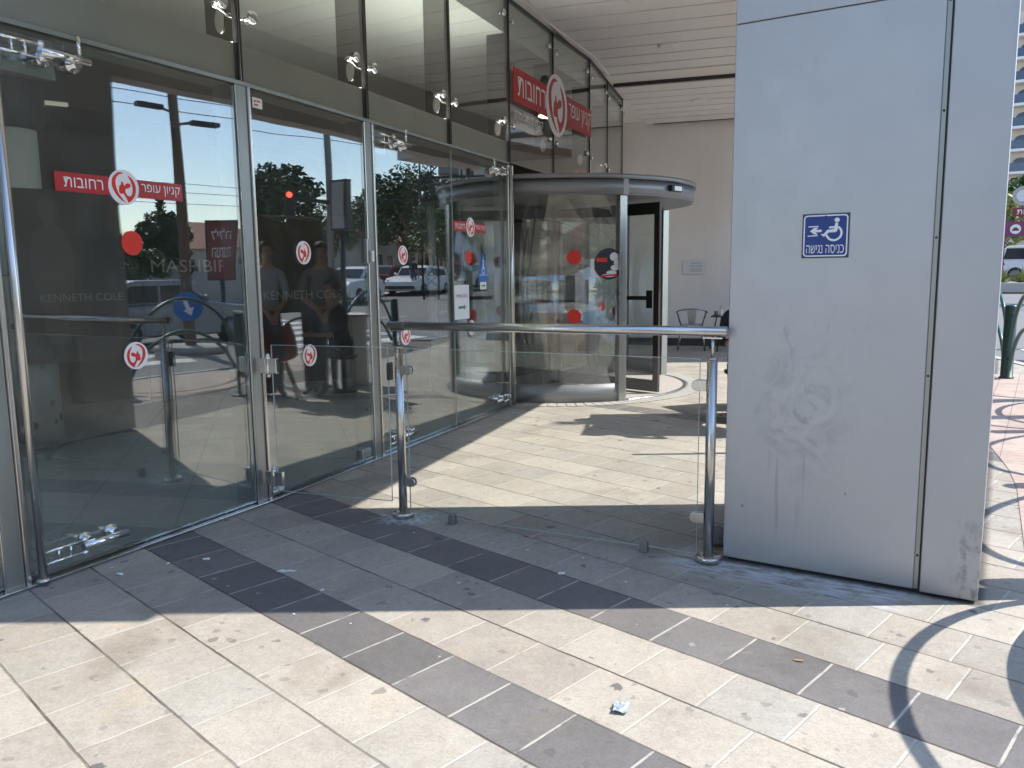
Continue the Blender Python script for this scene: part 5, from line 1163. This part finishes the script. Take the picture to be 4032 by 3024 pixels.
def spiky(label, x, y, w, h, rz):
    r = thing('median_plants', label, 'plants', (x, y, gz(x, y))); m = MB(); rn = random.Random(3); t = V((cos(rz), sin(rz), 0))
    for k in range(26):
        c = V((x, y, gz(x, y) + .25)) + t * rn.uniform(-w, w) + V((rn.uniform(-.4, .4), rn.uniform(-.4, .4), 0))
        for q in range(26):
            a = rn.uniform(0, 2 * pi); el = rn.uniform(.4, 1.4); d = V((cos(a) * cos(el), sin(a) * cos(el), sin(el))); l = h * rn.uniform(.5, .9); s_ = d.cross(V((0, 0, 1))).normalized() * .035
            m._f([m.b.verts.new(c - s_), m.b.verts.new(c + d * l * .5 - s_ * 1.4), m.b.verts.new(c + d * l + V((0, 0, -.12 * l)))]); m._f([m.b.verts.new(c + s_), m.b.verts.new(c - s_), m.b.verts.new(c + d * l + V((0, 0, -.12 * l)))])
    m.obj('leaves', 'leaf3', r); m = MB(); m.box((x, y, gz(x, y) + .11), (2 * w + 1, 1.3, .36), rz); m.obj('planter_kerb', 'kerb', r, .03); return r
spiky('pale spiky grasses in the kerbed median planter at the right edge', 20.9, 32.6, 3.2, 1.0, rad(-32))
def roadsign():
    x, y = 23.1, 38.25; g0 = gz(x, y); D = hypot(x, y); t = V((.851, -.525, 0)); n = V((-.525, -.851, 0)); r = thing('parking_sign', 'plum and maroon mall parking sign with white car symbol at right edge', 'sign', (x, y, g0))
    o = V((x, y, 0)) + t * .12
    m = MB(); m.frame(V((x, y, g0)) - n * .07, t * .16, n * .12, (0, 0, 3.5 - g0)); m.obj('post', 'plum', r)
    m = MB(); m.frame(o + t * .042 + V((0, 0, 2.78)) - n * .05, t * 3.2, n * .1, (0, 0, .68)); m.obj('plum_board', 'plum', r)
    m = MB(); m.frame(o + t * .25 + V((0, 0, 3.70)) - n * .05, t * 3.0, n * .1, (0, 0, .38)); m.obj('maroon_board', 'maroon', r)
    m = MB(); m.slab(circ(.22, 28), o + t * .42 + V((0, 0, 3.11)) + n * .051, t, (0, 0, 1), n, .004); m.mi = 1
    m.slab([(-.13, -.08), (.13, -.08), (.14, -.01), (.09, .02), (.06, .08), (-.06, .08), (-.09, .02), (-.14, -.01)], o + t * .42 + V((0, 0, 3.11)) + n * .055, t, (0, 0, 1), n, .004); m.obj('car_symbol', ['white', 'maroon'], r)
    m = MB(); add_text(m, 'תובוחר', o + t * .95 + V((0, 0, 3.89)) + n * .052, t, (0, 0, 1), n, h=.22, w=1.05); m.obj('lettering', 'white', r)
    m = MB(); m.slab(circ(.42, 28), o + t * .62 + V((0, 0, 4.62)) + n * .02, t, (0, 0, 1), n, .04); m.mi = 1; ringpoly(m, circ(.40, 28), circ(.26, 28), o + t * .62 + V((0, 0, 4.62)) + n * .061, t, (0, 0, 1), n, .002); m.obj('round_emblem', ['offwhite', 'stone2'], r)
    m = MB(); m.frame(o + t * .58 + V((0, 0, 3.45)) - n * .03, t * .06, n * .05, (0, 0, 1.0)); m.obj('stay', 'plum', r)
roadsign()
tree('bright green street tree behind the parking sign', 32.0, 50.5, 6.2, 2.8, 'leaf2', 26, 80, .22)
tree('yellow green bush tree left of the parking sign', 27.6, 46.0, 5.0, 2.2, 'leaf3', 20, 70, .2)
def tower():
    cx, cy = 75.5, 112.0; g0 = gz(60, 90); t = V((.83, -.558, 0)); n = V((-.558, -.83, 0)); o = V((cx, cy, g0)); r = thing('apartment_tower', 'pale stone apartment tower with stacked blue glass balconies at right edge', 'building', o[:])
    m = MB(); m.frame(o - t * 9, t * 24, -n * 14, (0, 0, 34)); m.obj('wall', 'stone', r)
    m = MB(); m.frame(o - t * 7.5 + V((0, 0, 34)), t * 18, -n * 9, (0, 0, 3)); m.obj('roof_storey', 'stone2', r)
    m = MB(); m.frame(o - t * 10 + n * .8 + V((0, 0, 0)), t * 26, -n * .8, (0, 0, 10.5)); m.obj('podium', 'stone', r)
    m = MB(); m.frame(o - t * 10.2 + n * 1.1 + V((0, 0, 10.5)), t * 26.4, -n * 1.2, (0, 0, .5)); m.obj('cornice', 'stone2', r)
    for k in range(7):
        z = 12.2 + 3.05 * k
        for q in range(3):
            u0 = -6.8 + q * 6.6
            m = MB(); m.frame(o + t * u0 + n * .02 + V((0, 0, z)), t * 3.2, n * 1.6, (0, 0, .35)); b = m.obj('balcony', 'offwhite', r)
            m = MB(); m.frame(o + t * (u0 + .05) + n * 1.5 + V((0, 0, z + .36)), t * 3.1, n * .08, (0, 0, 1.15)); m.obj('balustrade', 'balcony', b)
            P = [(0.75, 0), (2.55, 0), (2.55, 1.3)] + [(1.65 + .9 * cos(rad(a)), 1.3 + .7 * sin(rad(a))) for a in range(20, 180, 20)] + [(.75, 1.3)]
            m = MB(); m.slab(P, o + t * u0 + n * .005 + V((0, 0, z + .36)), t, (0, 0, 1), n, .05); m.obj('arched_window', 'window', b)
tower()

# ------------------------------------------------------------------ across the road (seen mirrored in the doors)
def pole(label, x, y, h, r0, mat='pole', kind='utility_pole', lamps=()):
    z = gz(x, y) - .1; r = thing(kind, label, 'pole', (x, y, z)); m = MB(); m.tube([(x, y, z), (x, y, z + h)], [r0, r0 * .72], 14); m.obj('shaft', mat, r)
    for az, hz, ln in lamps:
        u = V((cos(rad(az)), sin(rad(az)), 0)); b = V((x, y, z + hz)); m = MB(); m.tube([b, b + u * ln * .25 + V((0, 0, .28)), b + u * ln + V((0, 0, .34))], .03, 8); a_ = m.obj('lamp_arm', 'galv', r)
        m = MB(); m.box(b + u * (ln + .2) + V((0, 0, .34)), (.52, .2, .09), rad(az)); m.obj('lamp_head', 'darkmetal', a_, .02)
    return r
p1 = pole('tall brown utility pole with two lamp arms and blue arrow disc', 10.5, 7.36, 10.5, .115, lamps=((82, 4.15, .40), (-100, 4.35, .30)))
mm = V((-.97, -.24, 0)).normalized(); tt = V((-mm.y, mm.x, 0)); c = V((10.5, 7.36, .80)) + mm * .17
m = MB(); m.slab(circ(.29, 32), c, tt, (0, 0, 1), mm, .012); s1 = m.obj('blue_disc', 'bluemark', p1)
m = MB(); a = rad(205); u = V((cos(a), sin(a), 0)); P = [(-.04, .18), (.04, .18), (.04, -.05), (.11, -.05), (0, -.19), (-.11, -.05), (-.04, -.05)]
P = [(x * cos(-.35) - y * sin(-.35), x * sin(-.35) + y * cos(-.35)) for x, y in P]; m.slab(P, c + mm * .0125, tt, (0, 0, 1), mm, .003); m.obj('white_arrow', 'white', s1)
is_ = thing('traffic_island', 'low kerbed traffic island carrying the brown utility pole', 'traffic island', (10.5, 7.36, -.13)); m = MB(); m.lathe([(.7, -.13), (.7, .0), (.66, .02), (.0, .025)], (10.5, 7.36, 0), 28); m.obj('island_kerb', 'kerb', is_)
p2 = pole('tall slim steel signal pole with long mast arm', 14.2, 14.6, 9.5, .10, 'galv', 'signal_pole')
u = V((-.37, -.93, 0)); z = gz(14.2, 14.6); b = V((14.2, 14.6, z + 3.32)); e = b + u * 1.55 + V((0, 0, .03))
m = MB(); m.tube([b, e], [.06, .04], 10); m.obj('mast_arm', 'darkmetal', p2)
tl = thing('traffic_light', 'traffic light head showing red at the end of the mast arm', 'traffic light', e[:])
m = MB(); fc = V((-.88, -.47, 0)); sd_ = V((-fc.y, fc.x, 0)); m.frame(e - sd_ * .13 - fc * .12 + V((0, 0, -.50)), sd_ * .26, fc * .22, (0, 0, .70)); m.obj('housing', 'darkmetal', tl, .02)
for k, mt in enumerate(('redlamp', 'black', 'black')): m = MB(); m.slab(circ(.075, 20), e + fc * .101 + V((0, 0, .08 - k * .22)), sd_, (0, 0, 1), fc, .015); m.obj('lens', mt, tl)
def board(nm, label, x, y, z0, z1, w, face, mats, cat, lines=()):
    g0 = gz(x, y) - .1; f = V((*face, 0)).normalized(); s_ = V((-f.y, f.x, 0)); r = thing(nm, label, cat, (x, y, g0)); o = V((x, y, 0))
    m = MB(); m.frame(o - s_ * w / 2 - f * .12 + V((0, 0, g0 + z0)), s_ * w, f * .24, (0, 0, z1 - z0)); m.obj('cabinet', 'darkmetal', r)
    m = MB(); m.frame(o - s_ * (w / 2 - .05) + f * .121 + V((0, 0, g0 + z0 + .05)), s_ * (w - .1), f * .01, (0, 0, z1 - z0 - .1)); fa_ = m.obj('printed_face', mats, r)
    for tx, fz, hh in lines: m = MB(); add_text(m, tx, o + f * .132 + V((0, 0, g0 + z0 + (z1 - z0) * fz)), s_, (0, 0, 1), f, w=w * .6, h=hh); m.obj('lettering', 'white', fa_)
    if z0 > .1:
        m = MB(); m.cyl(o + V((0, 0, g0)), o + V((0, 0, g0 + z0)), .07, 10); m.obj('leg', 'darkmetal', r)
    return r
board('advertising_board', 'red advertising board with two white Hebrew words across the road', 18.6, 10.35, 1.3, 3.1, .8, (-.96, -.27), 'maroon', 'billboard', (('הליל', .78, .3), ('הנחנה', .48, .3)))
board('banner_sign', 'tall narrow banner sign on a post by the signal pole', 10.85, 12.95, 2.5, 3.7, .45, (-.35, -.94), 'stone2', 'sign')
def house(label, x, y, w, d, h, rz, wall='stone', roof='roof'):
    g0 = gz(x, y) - .15; r = thing('house', label, 'house', (x, y, g0)); t = V((cos(rz), sin(rz), 0)); n = V((-t.y, t.x, 0)); o = V((x, y, g0))
    m = MB(); m.frame(o - t * w / 2 - n * d / 2, t * w, n * d, (0, 0, h)); m.obj('wall', wall, r)
    m = MB(); e = .5; v = [o + t * a * (w / 2 + e) + n * b * (d / 2 + e) + V((0, 0, h + .02)) for a, b in ((-1, -1), (1, -1), (1, 1), (-1, 1))]; rg = [o + t * a * w * .25 + V((0, 0, h + d * .28)) for a in (-1, 1)]
    q = [m.b.verts.new(p) for p in v] + [m.b.verts.new(p) for p in rg]
    for f in ((0, 1, 5, 4), (1, 2, 5), (2, 3, 4, 5), (3, 0, 4), (3, 2, 1, 0)): m._f([q[i] for i in f])
    m.obj('roof', roof, r)
    for side in (-1, 1):
        for k in range(int(w // 2.4)):
            for zz in ((1.0, ) if h < 4.5 else (1.0, 3.9)):
                p = o + t * (-w / 2 + 1.2 + k * 2.4) + n * side * (d / 2) + V((0, 0, zz))
                m = MB(); m.frame(p - t * .5 + n * side * .0 , t * 1.0, n * side * .05, (0, 0, 1.2)); wf = m.obj('window', 'window', r)
                m = MB(); m.frame(p - t * .6 + n * side * .0 + V((0, 0, -.1)), t * 1.2, n * side * .14, (0, 0, .09)); m.obj('sill', 'stone2', wf)
    for side in (-1, 1):
        for zz in ((1.0, ) if h < 4.5 else (1.0, 3.9)):
            p = o + t * side * w / 2 + V((0, 0, zz)); m = MB(); m.frame(p - n * .5, n * 1.0, t * side * .05, (0, 0, 1.2)); m.obj('window', 'window', r)
    return r
house('single storey house with pinkish tiled roof across the road', 62.0, 20.6, 9, 8, 3.0, rad(70))
house('pale low house with red tiled roof beyond the queueing cars', 62.0, 45.0, 10, 8, 3.6, rad(60), 'stone2')
house('long low pale building with brown roof far across the junction', 70.0, 57.0, 16, 9, 3.4, rad(55), 'stone', 'roof')
house('cream three storey block behind the camera with brown roof', 9.0, -30.0, 16, 9, 9.0, rad(8), 'stone', 'stone2')
house('grey three storey block behind the camera beside the cream one', -10.0, -27.0, 13, 9, 7.4, rad(-10), 'stone2', 'roof')
house('tall pale block behind the camera at the street corner', 27.0, -22.0, 12, 10, 10.5, rad(35), 'stone', 'stone2')
tree('round street tree behind the camera before the cream block', 5.0, -17.0, 6.0, 2.6, 'leaf2', 26, 80, .2); tree('dark street tree behind the camera before the grey block', -5.5, -18.0, 6.6, 2.8, 'leaf', 26, 80, .2); tree('dark street tree behind the camera at the corner', 16.0, -15.0, 5.4, 2.3, 'leaf', 24, 80, .2)
house('tall pale apartment house far beyond the lattice pylon', 60, 63, 12, 9, 16.0, rad(45), 'stone', 'stone2')
fw = thing('garden_wall', 'brownish garden wall along the far pavement across the road', 'wall', (28.5, 10, 0)); m = MB(); m.frame((28.0, 3.0, -.2), (2.2, 16, 0), (.25, -.03, 0), (0, 0, 2.0)); m.obj('wall_face', 'stone2', fw); m = MB(); m.frame((27.95, 3.0, 1.803), (2.2, 16, 0), (.35, -.03, 0), (0, 0, .08)); m.obj('coping', 'stone', fw)
tg = 'trees across the road'
TR = [(29.4, 11.1, 3.9, 1.15, 'leaf', 'dark bushy tree beside the brown pole across the road'), (26.2, 9.3, 2.6, 1.2, 'leaf2', 'small bright tree in front of the garden wall'),
      (35, 23.4, 6.7, 3.3, 'leaf', 'broad dark tree left of the traffic light across the road'), (39.5, 29.1, 5.4, 2.3, 'leaf2', 'lower lighter tree right of the traffic light'), (39.5, 23.5, 6.2, 2.8, 'leaf2', 'mid green tree behind the broad dark tree'),
      (44, 40.2, 8.4, 4.0, 'leaf', 'tall dark tree right of the lattice pylon'), (51, 45.0, 7.6, 4.0, 'leaf', 'dark rounded tree in the middle of the far row'), (57, 45.0, 7.6, 4.2, 'leaf', 'lower dark tree at the left of the far row'), (42, 44.5, 8.0, 4.0, 'leaf', 'dark tree behind the lattice pylon foot'), (33, 34.0, 5.0, 2.4, 'leaf2', 'bright young tree near the pylon on the far pavement'),
      (49, 52, 8.5, 4.2, 'leaf2', 'mid green tree at the right end of the far row')]
for x, y, h, cr, lf, lb in TR: tree(lb, x, y, h, cr, lf, 40, 120, .20 if h > 6 else .12, group=None)
cy_ = thing('cypress_tree', 'small pointed dark cypress beside the tiled roof house', 'tree', (33.2, 11.9, 0)); m = MB(); rn = random.Random(5)
for k in range(22): zz = 1.0 + k * .2; leafclump(m, (33.2, 11.9, zz + gz(33, 12)), .62 * (1 - k / 24), 40, .12, 1.0, rn)
m.obj('crown', 'leaf', cy_); m = MB(); m.cyl((33.2, 11.9, -.1), (33.2, 11.9, 2), .08, 8); m.obj('trunk', 'trunk', cy_)
# lattice pylon with transformer
x, y = 22.8, 25.2; g0 = gz(x, y) - .1; py = thing('lattice_pylon', 'dark steel lattice pylon with crossarm and transformer across the junction', 'pylon', (x, y, g0))
t = V((.62, -.78, 0)); n = V((.78, .62, 0)); m = MB(); hp = 11.0
def pc(sx, sy, z): k = .33 - .16 * z / hp; return V((x, y, g0 + z)) + t * sx * k + n * sy * k
for sx in (-1, 1):
    for sy in (-1, 1): m.tube([pc(sx, sy, 0), pc(sx, sy, hp)], .035, 6)
for k in range(20):
    z = k * .55
    for (a, b) in (((-1, -1), (1, -1)), ((1, -1), (1, 1)), ((1, 1), (-1, 1)), ((-1, 1), (-1, -1))): m.tube([pc(*a, z), pc(*b, z + .55)], .016, 5, cap=False)
m.obj('lattice_mast', 'darkmetal', py)
m = MB(); o = V((x, y, g0 + 5.35)); m.frame(o - t * 3.3 - n * .06, t * 3.6, n * .1, (0, 0, .1)); m.frame(o - t * 1.9 - n * .06 + V((0, 0, 1.3)), t * 1.9, n * .1, (0, 0, .08)); m.tube([o - t * 1.4 + V((0, 0, 1.35)), o - t * .1 + V((0, 0, .1))], .04, 6); m.obj('crossarm', 'darkmetal', py)
m = MB(); m.box(o - t * 1.0 + V((0, 0, .62)), (.75, .55, .95), atan2(t.y, t.x)); m.obj('transformer', 'galv', py, .03)
for q in (-3.2, -2.7, -2.1, -1.8, -1.5):
    m = MB(); m.lathe([(.03, .1), (.07, .16), (.035, .2), (.07, .26), (.035, .3), (.06, .36), (.02, .42)], o + t * q, 10); m.obj('insulator', 'darkmetal', py)
# overhead wires between the poles
def wire(label, a, b, sag):
    A, B = V(a), V(b); m = MB(); m.tube([A.lerp(B, k / 16) - V((0, 0, sag * 4 * (k / 16) * (1 - k / 16))) for k in range(17)], .013, 5); o = m.obj('overhead_wire', 'darkmetal'); tag(o, label, 'wire', 'overhead wires along the road'); return o
for k, (dz, lb) in enumerate(((0, 'lowest overhead wire of the upper three'), (.42, 'middle overhead wire of the upper three'), (.84, 'topmost overhead wire of the upper three'))): wire(lb, (13.5 + k * .3, -9, 6.0 + dz), (23.4 + k * .3, 32, 7.0 + dz), .5)
for k, (dz, lb) in enumerate(((0, 'lowest of the far overhead wires'), (.5, 'middle of the far overhead wires'), (.9, 'topmost of the far overhead wires'))): wire(lb, (30, -10, 4.6 + dz), (40, 60, 6.2 + dz), .5)
ps = thing('street_lamp', 'slim street lamp far down the middle of the road', 'street lamp', (38, 32, gz(38, 32))); m = MB(); m.cyl((38, 32, 0), (38, 32, 6.0), .07, 8); m.obj('shaft', 'galv', ps); m = MB(); m.tube([(38, 32, 5.2), (37.2, 31.2, 5.9), (36.4, 30.6, 6.0)], .04, 6); m.obj('arm', 'galv', ps)

# ------------------------------------------------------------------ litter on the paving
sa_ = thing('foil_sachet', 'crumpled blue and white sachet lying on a pale paving slab', 'litter', (.34, 2.41, 0)); m = MB(); g = {}
rn = random.Random(9)
for i in range(7):
    for j in range(6): g[i, j] = m.b.verts.new((.34 + (i - 3) * .0075 + (j - 3) * .003, 2.41 + (j - 2.5) * .0115 - (i - 3) * .002, .006 + rn.random() * .009))
for i in range(6):
    for j in range(5): m._f([g[i, j], g[i + 1, j], g[i + 1, j + 1], g[i, j + 1]])
o = m.obj('packet', 'foil', sa_); o.modifiers.new('thick', 'SOLIDIFY').thickness = .002
def butt(label, x, y, a, l=.028, r=.0042, mat='white'):
    m = MB(); u = V((cos(a), sin(a), 0)); c = V((x, y, r + .001)); m.tube([c - u * l / 2, c + u * l / 2], r, 10); o = m.obj('cigarette_butt', mat); tag(o, label, 'cigarette butt', 'cigarette butts on the paving'); return o
butt('white cigarette butt on the left dark paving band', -1.53, 3.83, .2, .032, .0055); butt('short white butt near the bottom of the nearest glass door', -1.87, 3.64, -.2, .03, .006)
butt('white butt on the right dark paving band', .22, 3.58, .1, .032, .006); butt('small pale butt at the edge of the left dark band', -.86, 3.42, .8, .018); butt('tiny pale scrap butt left of the dark band', -1.70, 3.78, 1.2, .014)
wp = thing('paper_scrap', 'torn white paper scrap on the paving between the dark bands', 'litter', (-1.08, 3.66, 0)); m = MB(); m.slab([(-.05, -.008), (-.02, -.018), (.01, -.006), (.03, -.012), (.045, .0), (.012, .012), (-.012, .008), (-.03, .02)], (-1.08, 3.66, .003), (1, 0, 0), (0, 1, 0), (0, 0, 1), .003); m.obj('scrap', 'paper', wp)
lf_ = thing('dry_leaf', 'small pale dry leaf lying on the right dark paving band', 'leaf', (1.02, 2.72, 0)); m = MB(); m.slab([(-.02, 0), (-.005, .008), (.012, .005), (.022, -.002), (.006, -.007), (-.01, -.006)], (1.02, 2.72, .003), (.9, -.4, .1), (.4, .9, 0), (0, 0, 1), .002); m.obj('blade', 'wood', lf_)
rn = random.Random(21)
for k, (x, y) in enumerate(((-1.35, 3.95), (-.95, 3.2), (-.75, 3.75), (-.30, 3.45), (-1.95, 3.75), (-.55, 4.2), (.05, 3.9), (.55, 3.45), (-1.2, 4.2), (-.15, 4.05), (.35, 3.75), (-1.6, 4.15), (-.62, 3.05), (.85, 3.25))):
    x += rn.uniform(-.05, .05); y += rn.uniform(-.05, .05); r_ = rn.uniform(.003, .0065); a = rn.uniform(0, 6)
    m = MB(); m.slab([(r_ * 1.6 * cos(a + q * 1.25) * rn.uniform(.6, 1.2), r_ * sin(a + q * 1.25) * rn.uniform(.7, 1.2)) for q in range(5)], (x, y, .0015), (1, 0, 0), (0, 1, 0), (0, 0, 1), .002); tag(m.obj('litter_speck', 'paper'), 'tiny pale litter speck on the shaded paving between door and railing', 'litter', 'pale litter specks on the shaded paving')
pb = thing('plastic_bag', 'crumpled litter behind the right railing post', 'litter', (1.05, 3.95, 0)); m = MB(); m.ball((1.05, 3.95, .05), .055, 3, (1, .8, .9))
for v in m.b.verts: v.co += V((rn.uniform(-.008, .008), rn.uniform(-.008, .008), rn.uniform(-.008, .008)))
m.obj('crumple', 'shirtgrey', pb)
